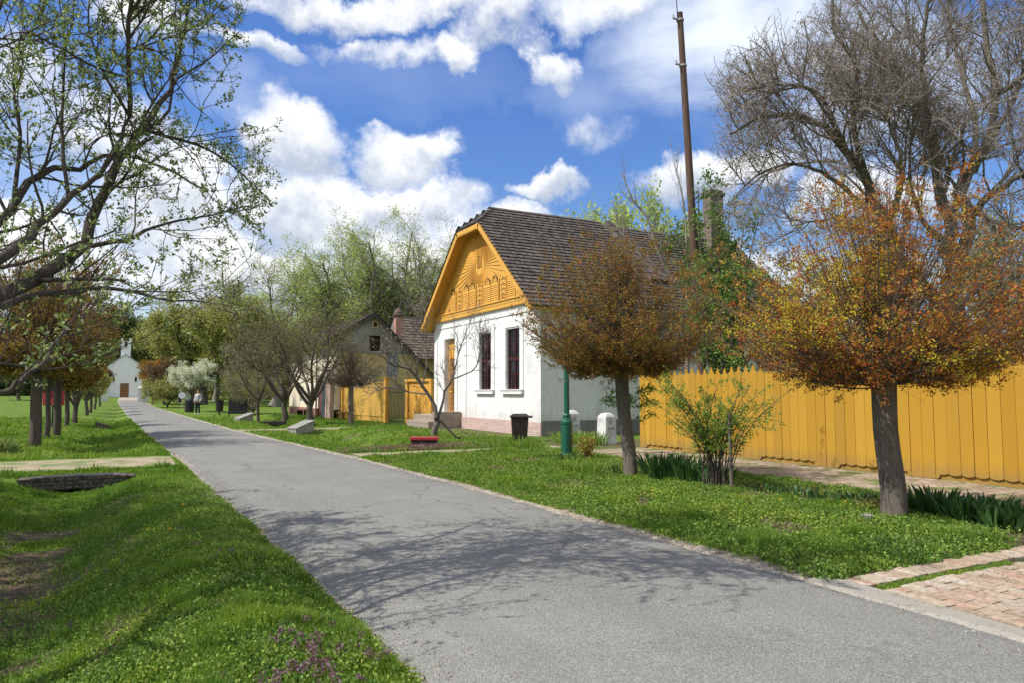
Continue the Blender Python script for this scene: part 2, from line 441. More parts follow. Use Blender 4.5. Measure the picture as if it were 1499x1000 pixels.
def dirt_mask(x, y):
    d = .95 * np.exp(-(np.abs(x + 1.0 + (vnoise(x * 0, y, .8, 15) - .5) * .5) / .56) ** 3) * (1 - sm(y, 12.5, 15.5)) * sm(y, 5.5, 8.0) * sm(vnoise(x, y, 1.5, 5), .22, .55)
    d = np.maximum(d, .75 * np.exp(-(np.abs(x + .75) / .6) ** 3) * (1 - sm(y, 6.4, 7.4)) * sm(vnoise(x, y, 1.6, 6), .45, .7))
    e = np.maximum(rl(y) - x, x - rr(y))
    d = np.maximum(d, (1 - sm(e, .02, .10)) * .9)
    d = np.maximum(d, (x > 3) * (1 - sm(e, .05, .13 + .22 * vnoise(y * .7, y * 0, 1, 8))) * .95)
    d = np.maximum(d, sm(vnoise(x, y, .9, 7), .70, .85) * .55)
    d = np.maximum(d, (x > 5) * (y < 20) * sm(vnoise(x, y, 1.3, 11) * .6 + vnoise(x, y, 4, 12) * .4, .55, .68) * .9)
    d = np.maximum(d, (x < 2) * (y < 9) * sm(vnoise(x, y, 1.1, 13) * .55 + vnoise(x, y, 4.5, 14) * .45, .62, .76) * .7)
    d = np.maximum(d, np.exp(-((x - 9.3) / .75) ** 4 - ((y - 9.5) / 4.2) ** 4) * .8)
    d = np.maximum(d, (x > 10.0) * (x < 13.6) * (y > 17) * (y < 37) * .55 * sm(vnoise(x, y, .5, 9), .2, .6))
    return np.clip(d, 0, 1)

def grid_axis(parts):
    a = []
    for lo, hi, st in parts: a.append(np.arange(lo, hi, st))
    a.append([parts[-1][1]]); return np.concatenate(a)
gx = grid_axis([(-900, -300, 60), (-300, -60, 12), (-60, -16, 2), (-16, -4, .4), (-4, 11, .1), (11, 16, .5), (16, 60, 3), (60, 300, 16), (300, 900, 60)])
gy = grid_axis([(-200, -40, 20), (-40, -2, 2), (-2, 24, .1), (24, 50, .25), (50, 100, 1), (100, 300, 8), (300, 1200, 60)])
XX, YY = np.meshgrid(gx, gy)
ZZ = gz(XX, YY)
nx, ny = len(gx), len(gy)
ii = np.arange(nx * ny).reshape(ny, nx)
Q = np.stack([ii[:-1, :-1], ii[:-1, 1:], ii[1:, 1:], ii[1:, :-1]], -1).reshape(-1, 4)
m, t, b = newmat('lawn_soil')
at = t.new('ShaderNodeAttribute'); at.attribute_name = 'dirt'
wp = wpos(t)
n1 = t.noise(wp, .5, 4); n2 = t.noise(wp, 5, 6, .65); n3 = t.noise(wp, 55, 4, .7)
g = t.ramp(n2, [(.28, (.055, .10, .015)), (.5, (.10, .18, .025)), (.72, (.17, .25, .045))])
g = t.mix(t.smooth(n1, .35, .7), g, t.mix(1.0, g, (1.35, 1.12, 1.1, 1), 'MULTIPLY'))
g = t.mix(t.math('MULTIPLY', t.smooth(n3, .45, .7), .45), g, (.05, .07, .015, 1))
dcol = t.ramp(n2, [(.25, (.055, .038, .026)), (.5, (.12, .088, .06)), (.75, (.24, .19, .135))])
sa = t.new('ShaderNodeAttribute'); sa.attribute_name = 'sand'
dcol = t.mix(t.math('MULTIPLY', sa.outputs['Fac'], t.smooth(n2, .2, .6)), dcol, (.44, .385, .31, 1))
dm = t.math('ADD', at.outputs['Fac'], t.math('MULTIPLY', t.math('SUBTRACT', n3, .5), .7))
g = t.mix(t.smooth(dm, .35, .65), g, dcol)
t.link(g, b.inputs['Base Color']); b.inputs['Roughness'].default_value = .95; b.inputs['Specular IOR Level'].default_value = .1
bump(t, b, t.math('ADD', n3, n2), .03, .8)
ground = mesh_np('ground', np.stack([XX, YY, ZZ], -1).reshape(-1, 3), Q, m, smooth=True, attrs={'dirt': dirt_mask(XX, YY).ravel(), 'sand': (1 - sm(np.maximum(rl(YY) - XX, XX - rr(YY)), .10, .30)).ravel()})
tag(ground, kind='structure')

# road
yy = np.concatenate([np.arange(-40, 0, 1.0), np.arange(0, 30, .12), np.arange(30, 132, .6)])
def edge_jit(y, s): return (vnoise(y, y * 0, 2.4, s) - .5) * .10 + (vnoise(y, y * 0, 9, s + 1) - .5) * .045
el_, er_ = rl(yy) + edge_jit(yy, 20), rr(yy) + edge_jit(yy, 30)
us = np.linspace(0, 1, 15)
RX = el_[:, None] + (er_ - el_)[:, None] * us[None]
RYY = np.repeat(yy[:, None], 15, 1)
RZ = .012 + .03 * (1 - (2 * us - 1) ** 2)[None] + 0 * RX + 0.9 * sm(RYY, 80, 220) * 1.0
RZ[:, 0] -= .03; RZ[:, -1] -= .03
k = np.arange(RX.size).reshape(RX.shape)
Q = np.stack([k[:-1, :-1], k[:-1, 1:], k[1:, 1:], k[1:, :-1]], -1).reshape(-1, 4)
m, t, b = newmat('worn_asphalt')
wp = wpos(t)
v1 = t.new('ShaderNodeTexVoronoi'); v1.inputs['Scale'].default_value = 110; t.link(wp, v1.inputs['Vector'])
n1 = t.noise(wp, .7, 5, .6); n2 = t.noise(wp, 45, 5, .7); n4 = t.noise(wp, 4, 5, .6)
c = t.ramp(v1.outputs['Color'], [(.05, (.115, .113, .098)), (.5, (.208, .206, .183)), (.95, (.35, .345, .31))])
c = t.mix(t.math('MULTIPLY', t.smooth(n2, .4, .7), .35), c, (.12, .117, .115, 1))
c = t.mix(t.math('MULTIPLY', t.smooth(n1, .3, .75), .4), c, (.30, .295, .27, 1))
c = t.mix(t.math('MULTIPLY', t.smooth(n4, .58, .8), .3), c, (.34, .32, .29, 1))
_sp = t.new('ShaderNodeSeparateXYZ'); t.link(wp, _sp.inputs[0])
_tr = t.noise(t.vmath('MULTIPLY', wp, (1.6, .12, 1)), 1.0, 4, .6)
c = t.mix(t.math('MULTIPLY', t.smooth(_tr, .45, .65), .28), c, (.16, .157, .148, 1))
_pt = t.noise(wp, 1.9, 3, .5, 1.2)
c = t.mix(t.math('MULTIPLY', t.smooth(_pt, .66, .70), .35), c, (.145, .143, .137, 1))
_gr = t.noise(wp, 14, 4, .7)
c = t.mix(t.math('MULTIPLY', t.smooth(_gr, .66, .74), .5), c, (.40, .38, .33, 1))
# narrow cracks
v2 = t.new('ShaderNodeTexVoronoi'); v2.feature = 'DISTANCE_TO_EDGE'; v2.inputs['Scale'].default_value = .45
t.link(t.vmath('ADD', wp, t.vmath('MULTIPLY', t.noise(wp, 2.5, 5, .7, col=True), (.5, .5, .5))), v2.inputs['Vector'])
crk = t.math('MULTIPLY', t.math('LESS_THAN', v2.outputs[0], .0055), t.smooth(t.noise(wp, .35, 2), .50, .56))
c = t.mix(t.math('MULTIPLY', crk, .6), c, (.07, .065, .06, 1))
t.link(c, b.inputs['Base Color']); b.inputs['Roughness'].default_value = .9; b.inputs['Specular IOR Level'].default_value = .15
bump(t, b, t.math('ADD', v1.outputs['Distance'], t.math('MULTIPLY', n2, .8)), .006, .7)
road = mesh_np('road', np.stack([RX, RYY, RZ], -1).reshape(-1, 3), Q, m, smooth=True); tag(road, kind='structure')

# sandy strip on the right shoulder is bare soil of the ground; crossing paths
def strip(name, x0, x1, y0, y1, mat, st=.15, lift=.006, jit=.12, seed=3):
    xs = np.arange(x0, x1 + st, st); ysn = np.linspace(0, 1, max(3, int((y1 - y0) / st)))
    lo = y0 + (vnoise(xs, xs * 0, 1.5, seed) - .5) * jit * 2; hi = y1 + (vnoise(xs, xs * 0, 1.5, seed + 4) - .5) * jit * 2
    X_ = np.repeat(xs[None], len(ysn), 0); Y_ = lo[None] + (hi - lo)[None] * ysn[:, None]
    Z_ = gz(X_, Y_) + lift
    Z_[0] -= .03; Z_[-1] -= .03
    k = np.arange(X_.size).reshape(X_.shape); Q = np.stack([k[:-1, :-1], k[:-1, 1:], k[1:, 1:], k[1:, :-1]], -1).reshape(-1, 4)
    o = mesh_np(name, np.stack([X_, Y_, Z_], -1).reshape(-1, 3), Q, mat, smooth=True); tag(o, kind='structure'); return o
m, t, b = newmat('trodden_earth')
wp = wpos(t); n1 = t.noise(wp, 1.4, 5); n2 = t.noise(wp, 30, 5, .7); n3 = t.noise(wp, 7, 5, .7)
c = t.ramp(n3, [(.25, (.20, .15, .095)), (.5, (.34, .27, .17)), (.8, (.46, .38, .26))])
c = t.mix(t.smooth(t.math('ADD', n1, t.math('MULTIPLY', n2, .4)), .62, .85), c, (.12, .17, .035, 1))
t.link(c, b.inputs['Base Color']); b.inputs['Roughness'].default_value = .95; bump(t, b, n2, .012, .8)
EARTH = m
strip('path', -40, .95, 17.6, 20.4, EARTH)
strip('path', 5.15, 11.2, 17.7, 19.0, EARTH, seed=8)
strip('path', 4.1, 10.7, 31.3, 33.2, EARTH, seed=12)

# brick walk along the fence, brick apron at the lower right
def brick_mat(name, cols, mortar, sc=1.0, grass=0.0, L=.25, Hh=.12, offs=.5, rot=False):
    m, t, b = newmat(name); wp = wpos(t)
    if rot: wp = t.vmath('MULTIPLY', t.vmath('ADD', wp, (0, 0, 0)), (1, 1, 1))
    br = t.new('ShaderNodeTexBrick'); br.offset = offs
    sp = t.new('ShaderNodeSeparateXYZ'); t.link(wp, sp.inputs[0]); cb = t.new('ShaderNodeCombineXYZ')
    a, c_ = (1, 0) if rot else (0, 1)
    t.link(sp.outputs[a], cb.inputs[0]); t.link(sp.outputs[c_], cb.inputs[1])
    v = t.vmath('ADD', cb.outputs[0], t.vmath('MULTIPLY', t.vmath('SUBTRACT', t.noise(wp, 3, 3, col=True), (.5, .5, .5)), (.035, .035, 0)))
    t.link(v, br.inputs['Vector'])
    br.inputs['Scale'].default_value = sc; br.inputs['Mortar Size'].default_value = .008; br.inputs['Mortar Smooth'].default_value = .3
    br.inputs['Brick Width'].default_value = L; br.inputs['Row Height'].default_value = Hh; br.inputs['Bias'].default_value = 0
    br.inputs['Color1'].default_value = (0, 0, 0, 1); br.inputs['Color2'].default_value = (1, 1, 1, 1); br.inputs['Mortar'].default_value = (.5, .5, .5, 1)
    n1 = t.noise(wp, 1.7, 4); n2 = t.noise(wp, 26, 5, .7)
    c = t.ramp(br.outputs['Color'], [(i / (len(cols) - 1), q) for i, q in enumerate(cols)])
    c = t.mix(t.math('MULTIPLY', t.smooth(n2, .4, .7), .5), c, (.26, .20, .15, 1))
    c = t.mix(br.outputs['Fac'], c, c4(mortar))
    if grass:
        gm = t.smooth(t.math('ADD', n1, t.math('MULTIPLY', n2, .35)), .78 - grass, .95 - grass)
        c = t.mix(gm, c, (.10, .15, .03, 1))
    t.link(c, b.inputs['Base Color']); b.inputs['Roughness'].default_value = .9; b.inputs['Specular IOR Level'].default_value = .15
    h = t.math('SUBTRACT', t.math('MULTIPLY', n2, .5), t.math('MULTIPLY', br.outputs['Fac'], 1.0))
    bump(t, b, h, .012, .8)
    return m
BR_OLD = [(.20, .12, .085), (.33, .20, .14), (.42, .33, .24), (.30, .15, .10), (.45, .38, .30), (.36, .22, .16)]
WALKM = brick_mat('old_brick_walk', [(.24, .18, .13), (.36, .28, .20), (.46, .38, .28), (.32, .23, .16)], (.13, .10, .065), grass=.12)
strip('path', 10.75, 13.28, -4, 17.2, WALKM, lift=.004, jit=.05, seed=15)
# apron: individually laid bricks, one row on edge and fields of flat bricks
rs = np.random.RandomState(5); mb = MB()
def bk(x0, x1, y0, y1, z=0.0):
    z1 = z + .012 + rs.uniform(-.004, .006); tl = rs.uniform(-.004, .004, 2)
    g_ = .004
    vs = [(x0 + g_, y0 + g_, -.06), (x1 - g_, y0 + g_, -.06), (x1 - g_, y1 - g_, -.06), (x0 + g_, y1 - g_, -.06),
          (x0 + g_, y0 + g_, z1), (x1 - g_, y0 + g_, z1 + tl[0]), (x1 - g_, y1 - g_, z1 + tl[0] + tl[1]), (x0 + g_, y1 - g_, z1 + tl[1])]
    mb.add(vs, [(4, 5, 6, 7), (0, 1, 5, 4), (1, 2, 6, 5), (2, 3, 7, 6), (3, 0, 4, 7)], rs.uniform(0, 1))
x = 5.42
while x < 12:                      # soldier row at the lawn
    w_ = .075 + rs.uniform(-.004, .004); bk(x, x + w_, 4.02, 4.28 + rs.uniform(-.015, .015)); x += w_
xc = 5.40; r_ = 0
while xc < 12:                     # flat bricks laid lengthwise along the street
    y = 3.9 - (.13 if r_ % 2 else 0) + rs.uniform(-.02, .02)
    if r_ % 2: bk(xc, xc + .125, y, y + .13)
    while y > -2.5:
        bk(xc, xc + .125, y - .265, y); y -= .265
    xc += .127; r_ += 1
BRM = rmat('paving_brick', [(.40, .30, .21), (.48, .38, .28), (.50, .44, .34), (.38, .29, .21), (.54, .48, .39), (.45, .27, .19), (.44, .37, .28), (.50, .34, .25)], .9, grain=24)
ap = mb.build('brick_path', BRM); tag(ap, kind='structure')
# pale kerb between the apron and the asphalt
m = nmat('pale_concrete', (.25, .23, .195), (.36, .335, .285), 9, .95, .012, c3=(.30, .275, .235))
yk = np.arange(-8, 4.45, .1); ek = rr(yk)
Vk = []; 
for j, y_ in enumerate(yk):
    w1 = .20 + .04 * math.sin(y_ * 2)
    Vk += [(ek[j] - .16 + edge_jit(np.array([y_]), 40)[0] * 1.5, y_, -.012), (ek[j] - .05 + edge_jit(np.array([y_]), 44)[0], y_, .0165), (ek[j] + w1 - .02, y_, .012), (ek[j] + w1 + .02, y_, -.05)]
k = np.arange(len(Vk)).reshape(-1, 4); Q = np.concatenate([np.stack([k[:-1, i], k[:-1, i + 1], k[1:, i + 1], k[1:, i]], -1) for i in (0, 1, 2)])
kb = mesh_np('kerb', np.array(Vk), Q, m); tag(kb, kind='structure')

# ---------------------------------------------------------------- materials of the buildings
WHITE = nmat('lime_wash', (.62, .62, .605), (.76, .76, .745), 1.1, .9, .006, c3=(.71, .71, .70), fine=14, spec=.1)
_t = NT(WHITE.node_tree); _b = [n for n in _t.n if n.type == 'BSDF_PRINCIPLED'][0]; _c = _b.inputs['Base Color'].links[0].from_socket
_s = _t.new('ShaderNodeSeparateXYZ'); _t.link(wpos(_t), _s.inputs[0])
_n = _t.noise(_t.vmath('MULTIPLY', wpos(_t), (3, 3, .8)), 1.4, 6, .7)
_f = _t.math('ADD', _t.math('MULTIPLY', _s.outputs[2], .9), _t.math('MULTIPLY', _n, -1.6))       # damp staining and flaking low down on the walls
_t.link(_t.mix(_t.math('MULTIPLY', _t.math('SUBTRACT', 1.0, _t.smooth(_f, -.55, .15)), .55), _c, (.47, .44, .39, 1)), _b.inputs['Base Color'])
def plinth_brick(name, cols, mortar, ax=1, L=.26, Hh=.08):
    m, t, b = newmat(name); sp = t.new('ShaderNodeSeparateXYZ'); t.link(pos(t), sp.inputs[0]); cb = t.new('ShaderNodeCombineXYZ')
    t.link(sp.outputs[ax], cb.inputs[0]); t.link(sp.outputs[2], cb.inputs[1])
    br = t.new('ShaderNodeTexBrick'); t.link(cb.outputs[0], br.inputs['Vector']); br.inputs['Scale'].default_value = 1
    br.inputs['Mortar Size'].default_value = .009; br.inputs['Brick Width'].default_value = L; br.inputs['Row Height'].default_value = Hh
    br.inputs['Color1'].default_value = (0, 0, 0, 1); br.inputs['Color2'].default_value = (1, 1, 1, 1)
    c = t.ramp(br.outputs['Color'], [(i / (len(cols) - 1), q) for i, q in enumerate(cols)])
    n = t.noise(pos(t), 18, 5, .7); c = t.mix(t.math('MULTIPLY', t.smooth(n, .4, .7), .4), c, (.40, .34, .31, 1))
    c = t.mix(br.outputs['Fac'], c, c4(mortar)); t.link(c, b.inputs['Base Color']); b.inputs['Roughness'].default_value = .9
    bump(t, b, t.math('SUBTRACT', t.math('MULTIPLY', n, .4), br.outputs['Fac']), .008)
    return m
PLINTH = plinth_brick('plinth_brick', [(.40, .24, .20), (.52, .33, .28), (.45, .30, .27), (.36, .20, .16)], (.60, .54, .50))
STEPBR = plinth_brick('step_brick', [(.24, .19, .14), (.34, .27, .20), (.29, .22, .16), (.22, .16, .12)], (.30, .26, .21), ax=0)
GREYPL = nmat('grey_render', (.17, .16, .155), (.25, .24, .23), 1.6, .95, .012)
YEL = nmat('ochre_paint_boards', (.60, .315, .055), (.68, .37, .07), 1.2, .6, .004, stretch=(1, 1, 1), fine=20)
YELD = nmat('ochre_paint_shaded', (.58, .30, .05), (.66, .35, .065), 1.2, .65, .004)  # slightly darker than the boards, painting in the soffit's shade
DKHOLE = nmat('dark_hole_shade', (.035, .016, .008), (.06, .03, .012), 5, .9, .002)  # dark tone painting the unlit depth of holes and gaps
DKRED = nmat('oxblood_paint', (.045, .010, .010), (.075, .016, .015), 3, .45, .003)
WOODB = nmat('brown_door_wood', (.16, .075, .03), (.30, .16, .06), 3, .6, .004, stretch=(4, 4, .6))
SHING = rmat('weathered_shingle', [(.085, .068, .06), (.115, .096, .086), (.14, .118, .106), (.18, .155, .14), (.10, .082, .072)], .85, grain=14)
m, t, b = newmat('window_glass'); b.inputs['Base Color'].default_value = (.012, .010, .012, 1); b.inputs['Roughness'].default_value = .05
b.inputs['Specular IOR Level'].default_value = .5; GLASS = m
UX, UY, UZ = (1, 0, 0), (0, 1, 0), (0, 0, 1)

# ---------------------------------------------------------------- the white peasant house
HX, HY0, HY1, WT = 13.3, 22.94, 33.44, 5.0
YM = (HY0 + HY1) / 2
RZ_, SL = 9.78, .885
def rz(y): return RZ_ - SL * abs(y - YM)
WH = empty('farmhouse', (HX, YM, 0), 0, 'white washed farmhouse with ochre carved wooden gable and dark shingle roof', 'house')
def put(o, root):            # keep world coordinates under a moved empty
    o.parent = root; o.matrix_parent_inverse = Matrix.Translation(root.location).inverted(); return o
def P_(mb, name, mat, root, **k):
    o = mb.build(name, mat, None, **k); return put(o, root)
openings = [(24.6, 25.74, 1.69, 4.15), (27.1, 28.22, 1.69, 4.15), (30.93, 32.13, .60, 4.14)]
def wall_with_holes(mb, X, y0, y1, z0, z1, holes, th=.35):
    ys = sorted({y0, y1, *[h[0] for h in holes], *[h[1] for h in holes]}); zs = sorted({z0, z1, *[h[2] for h in holes], *[h[3] for h in holes]})
    for i in range(len(ys) - 1):
        # merge vertical runs
        run = None
        for j in range(len(zs) - 1):
            cy, cz = (ys[i] + ys[i + 1]) / 2, (zs[j] + zs[j + 1]) / 2
            solid = not any(h[0] < cy < h[1] and h[2] < cz < h[3] for h in holes)
            if solid and run is None: run = zs[j]
            if (not solid or j == len(zs) - 2) and run is not None:
                top = zs[j + 1] if solid else zs[j]
                mb.box((X, ys[i], run), (X + th, ys[i + 1], top)); run = None
mb = MB(); wall_with_holes(mb, HX, HY0, HY1, .5, WT, openings)
mb.box((HX + .35, HY0, .5), (27.5, HY0 + .35, WT)); mb.box((HX + .35, HY1 - .35, .5), (27.5, HY1, WT)); mb.box((27.15, HY0 + .35, .5), (27.5, HY1 - .35, WT))
wall = P_(mb, 'wall', WHITE, WH)
# raised plaster bands and pilasters on the street front
mb = MB(); d = .035
mb.box((HX - d, HY0, 4.70), (HX, HY1, 5.02))
mb.box((HX - d, HY0, .5), (HX, HY0 + .38, 4.70)); mb.box((HX - d, HY1 - .38, .5), (HX, HY1, 4.70))
mb.box((HX - d, 29.62, .5), (HX, 30.0, 4.70))
for (y0, y1, z0, z1) in openings[:2]:
    mb.box((HX - d, y0 - .30, z0), (HX, y0 - .02, z1 + .34)); mb.box((HX - d, y1 + .02, z0), (HX, y1 + .30, z1 + .34))
    mb.box((HX - d, y0 - .02, z1 + .06), (HX, y1 + .02, z1 + .34))
y0, y1, z0, z1 = openings[2]
mb.box((HX - d, y0 - .32, z0 - .1), (HX, y0 - .03, z1 + .28)); mb.box((HX - d, y1 + .03, z0 - .1), (HX, y1 + .32, z1 + .28)); mb.box((HX - d, y0 - .03, z1 + .02), (HX, y1 + .03, z1 + .28))
P_(mb, 'plaster_trim', WHITE, WH)
mb = MB(); mb.box((HX - .05, HY0 - .0, -.1), (HX + .3, 30.12, .5)); mb.box((HX - .05, 32.95, -.1), (HX + .3, HY1, .5))
P_(mb, 'brick_plinth', PLINTH, WH)
mb = MB(); mb.box((HX + .0, HY0 - .025, -.1), (27.52, HY0 + .3, .55)); P_(mb, 'rendered_plinth', GREYPL, WH)
for wi, (y0, y1, z0, z1) in enumerate(openings[:2]):
    mb = MB(); xf = HX + .09
    fw = .055
    mb.box((xf, y0, z0), (xf + .07, y0 + fw, z1)); mb.box((xf, y1 - fw, z0), (xf + .07, y1, z1))
    mb.box((xf + .002, y0 + fw, z0), (xf + .07, y1 - fw, z0 + .07)); mb.box((xf + .002, y0 + fw, z1 - .07), (xf + .07, y1 - fw, z1))
    zm = (z0 + z1) / 2 + .0
    mb.box((xf - .01, y0 + fw, zm - .06), (xf + .07, y1 - fw, zm + .06))
    ym = (y0 + y1) / 2
    for a_, b_ in ((z0 + .07, zm - .06), (zm + .06, z1 - .07)):
        mb.box((xf, ym - .045, a_), (xf + .07, ym + .045, b_))
        for q in (1,):
            zz = a_ + (b_ - a_) * .5
            mb.box((xf + .01, y0 + fw, zz - .018), (xf + .06, ym - .045, zz + .018)); mb.box((xf + .01, ym + .045, zz - .018), (xf + .06, y1 - fw, zz + .018))
    wf = P_(mb, 'window', DKRED, WH)
    mb = MB(); mb.box((xf + .03, y0 + .02, z0 + .02), (xf + .036, y1 - .02, z1 - .02)); g_ = mb.build('glass', GLASS, wf)
    mb = MB()                                        # lace curtain slightly open behind the glass
    yc = np.linspace(y0 + .03, y1 - .03, 50)
    vs = []; 
    for y_ in yc: xo = HX + .24 + .018 * math.sin(y_ * 60); vs += [(xo, y_, z0), (xo, y_, z1)]
    mb.add(vs, [(2 * i, 2 * i + 2, 2 * i + 3, 2 * i + 1) for i in range(len(yc) - 1)])
    mb.build('curtain', nmat('grey_curtain', (.10, .085, .085), (.16, .13, .13), 4, .9, .002), wf)
    mb = MB(); mb.box((HX - .12, y0 - .30, z0 - .16), (HX + .09, y1 + .30, z0 - .02)); mb.box((HX - .15, y0 - .33, z0 - .02), (HX + .09, y1 + .33, z0 + .02)); mb.build('sill', WHITE, wf)
# dark sheet painting the unlit room behind the openings
mb = MB(); mb.box((HX + .5, HY0 + .4, .55), (HX + .52, HY1 - .4, 4.9)); P_(mb, 'room_shade_sheet', DKHOLE, WH)
# porch door: carved ochre and brown double leaf in a deep reveal
y0, y1, z0, z1 = openings[2]
mb = MB(); xd = HX + .2
mb.box((xd, y0, z0), (xd + .06, y0 + .10, z1)); mb.box((xd, y1 - .10, z0), (xd + .06, y1, z1)); mb.box((xd, y0 + .1, z1 - .8), (xd + .05, y1 - .1, z1 - .02))
mb.box((xd + .01, y0 + .1, z0), (xd + .05, y1 - .1, z1 - .8))
door = P_(mb, 'door', YELD, WH)
mb = MB()
for s in (0, 1):
    a_ = y0 + .13 + s * (y1 - y0 - .2) / 2; b_ = a_ + (y1 - y0 - .2) / 2 - .05
    mb.box((xd - .015, a_, z0 + .12), (xd + .009, b_, z0 + 1.0)); mb.box((xd - .015, a_, z0 + 1.1), (xd + .009, b_, z1 - .95))
mb.build('door_panel', WOODB, door)
mb = MB()
for i in range(22):
    zz = z0 + .2 + i * .115; yy_ = (y0 + y1) / 2 + (.22 if i % 2 else -.22)
    mb.lathe([(.0, -.03), (.045, -.02), (.05, 0), (.045, .02), (0, .03)], (xd - .02, yy_, zz), 8)
mb.build('carving', YELD, door)
mb = MB(); mb.box((xd - .06, (y0 + y1) / 2 - .03, 1.55), (xd - .016, (y0 + y1) / 2 + .0, 1.75)); mb.build('handle', nmat('iron', (.03, .03, .03), (.06, .055, .05), 9, .5, .002), door)
# brick stoop with two steps
mb = MB(); mb.box((12.05, 30.15, -.05), (HX - .052, 32.95, .56)); mb.box((11.7, 30.15, -.05), (12.05, 32.95, .30)); 
st = P_(mb, 'stoop', STEPBR, WH)
mb = MB(); mb.box((11.95, 30.1, -.05), (HX - .052, 30.36, .72)); P_(mb, 'stoop_kerb', STEPBR, WH)

# gable: boarded wall of the loft, sunburst, louvre, openwork
GX = HX - .10                        # face of the boarding
rakeX0 = HX - .66                    # outer edge of the overhang
HIPZ = 8.78; hy = (RZ_ - HIPZ) / SL
def gpoly(inset=0, zb=5.05, zt=None):
    zt = HIPZ - inset if zt is None else zt
    w0 = (RZ_ - inset * 1.33 - zb) / SL; w1 = (RZ_ - inset * 1.33 - zt) / SL
    return [(YM - w0, zb), (YM + w0, zb), (YM + w1, zt), (YM - w1, zt)]
mb = MB(); mb.prism(gpoly(.08), (GX, 0, 0), UY, UZ, UX, .06)
gab = P_(mb, 'gable_boarding', YEL, WH)
mb = MB(); sc_ = (YM - .12, 7.12)
zlo = 6.33
for k_ in range(64):                 # rays of the sunburst
    a = 2 * PI * (k_ + .5) / 64
    ca, sa = math.cos(a), math.sin(a)
    L = 9.0
    for lim in (( (zlo - sc_[1]) / sa) if sa < -.02 else 9, ((HIPZ - .25 - sc_[1]) / sa) if sa > .02 else 9): L = min(L, lim)
    # rake limits
    for sgn in (1, -1):
        den_ = sa + SL * ca * sgn
        if den_ > .02: L = min(L, (RZ_ - .30 - sc_[1] - SL * sgn * (sc_[0] - YM)) / den_)
    if L < .55: continue
    r0 = .42
    for off, w_ in ((0, .012),):
        u = np.array([0, ca, sa]); v = np.array([0, -sa, ca])
        mb.frame((GX - .024, sc_[0], sc_[1]), u, v, UX, (r0, -w_, 0), (L, w_, .025))
mb.build('sunburst', YELD, gab)
gab_inv = gab
mb = MB()                            # louvre
mb.box((GX - .05, sc_[0] - .20, 7.02), (GX - .001, sc_[0] - .15, 7.80)); mb.box((GX - .05, sc_[0] + .15, 7.02), (GX - .001, sc_[0] + .20, 7.80))
for i in range(8):
    zz = 7.05 + i * .095
    vs = [(GX - .045, sc_[0] - .15, zz), (GX - .002, sc_[0] - .15, zz + .045), (GX - .002, sc_[0] + .15, zz + .045), (GX - .045, sc_[0] + .15, zz),
          (GX - .045, sc_[0] - .15, zz + .018), (GX - .002, sc_[0] - .15, zz + .063), (GX - .002, sc_[0] + .15, zz + .063), (GX - .045, sc_[0] + .15, zz + .018)]
    mb.add(vs, [(0, 3, 2, 1), (4, 5, 6, 7), (0, 1, 5, 4), (1, 2, 6, 5), (2, 3, 7, 6), (3, 0, 4, 7)])
lv = mb.build('louvre', YELD, gab)
mb = MB(); mb.box((GX - .0035, sc_[0] - .15, 7.05), (GX - .0015, sc_[0] + .15, 7.80)); mb.build('louvre_shade', DKHOLE, lv)  # dark sheet paints the shade between the slats
# lower storey of the gable: clapboard panels under pairs of arches, openwork panels between; dark faces paint the shade of the holes
mb = MB(); dk = MB()
def inside(y, z, mrg=.28): return z < RZ_ - mrg - SL * abs(y - YM)
for c in (24.75, 26.95, 29.15, 31.35):
    for i in range(9):               # clapboards
        zz = 5.36 + i * .085
        a_, b_ = c - .74, c + .74
        lim = (RZ_ - .34 - zz - .07) / SL
        a_, b_ = max(a_, YM - lim), min(b_, YM + lim)
        if b_ - a_ < .1: continue
        vs = [(GX - .032, a_, zz), (GX - .004, a_, zz + .08), (GX - .004, b_, zz + .08), (GX - .032, b_, zz)]
        mb.add(vs, [(0, 1, 2, 3)]); mb.add([(GX - .004, a_, zz), (GX - .004, b_, zz), (GX - .032, b_, zz), (GX - .032, a_, zz)], [(0, 1, 2, 3)])
    for px_ in (c - .76, c - .02, c + .72):
        if inside(px_, 6.1): mb.box((GX - .045, px_, 5.33), (GX - .001, px_ + .04, 6.14))
    for s in (-.34, .34):
        if not (inside(c + s - .3, 6.5) and inside(c + s + .3, 6.5)): continue
        for j in range(12):          # arch of openwork, thick at the crown, its hole shade painted dark
            a0, a1 = PI * j / 12, PI * (j + 1) / 12
            r1_, r2_ = .245, .25 + .11 * math.sin((a0 + a1) / 2 * .9) + .02
            vs = [(GX - .002, c + s + r * math.cos(a), 6.15 + .85 * r * math.sin(a)) for r, a in ((r1_, a0), (r2_, a0), (r2_, a1), (r1_, a1))]
            dk.add(vs, [(0, 1, 2, 3)])
        for j in range(12):
            a0, a1 = PI * j / 12, PI * (j + 1) / 12
            vs = [(GX - .02, c + s + r * math.cos(a), 6.15 + .85 * r * math.sin(a)) for r, a in ((.20, a0), (.24, a0), (.24, a1), (.20, a1))]
            mb.add(vs, [(0, 1, 2, 3)])
        dk.add([(GX - .002, c + s - .035, 6.50), (GX - .002, c + s + .035, 6.50), (GX - .002, c + s, 6.60)], [(0, 1, 2)])
        for s2 in (-.1, 0, .1): dk.add([(GX - .002, c + s + s2 - .02, 6.2), (GX - .002, c + s + s2, 6.235), (GX - .002, c + s + s2 + .02, 6.2), (GX - .002, c + s + s2, 6.16)], [(0, 1, 2, 3)])
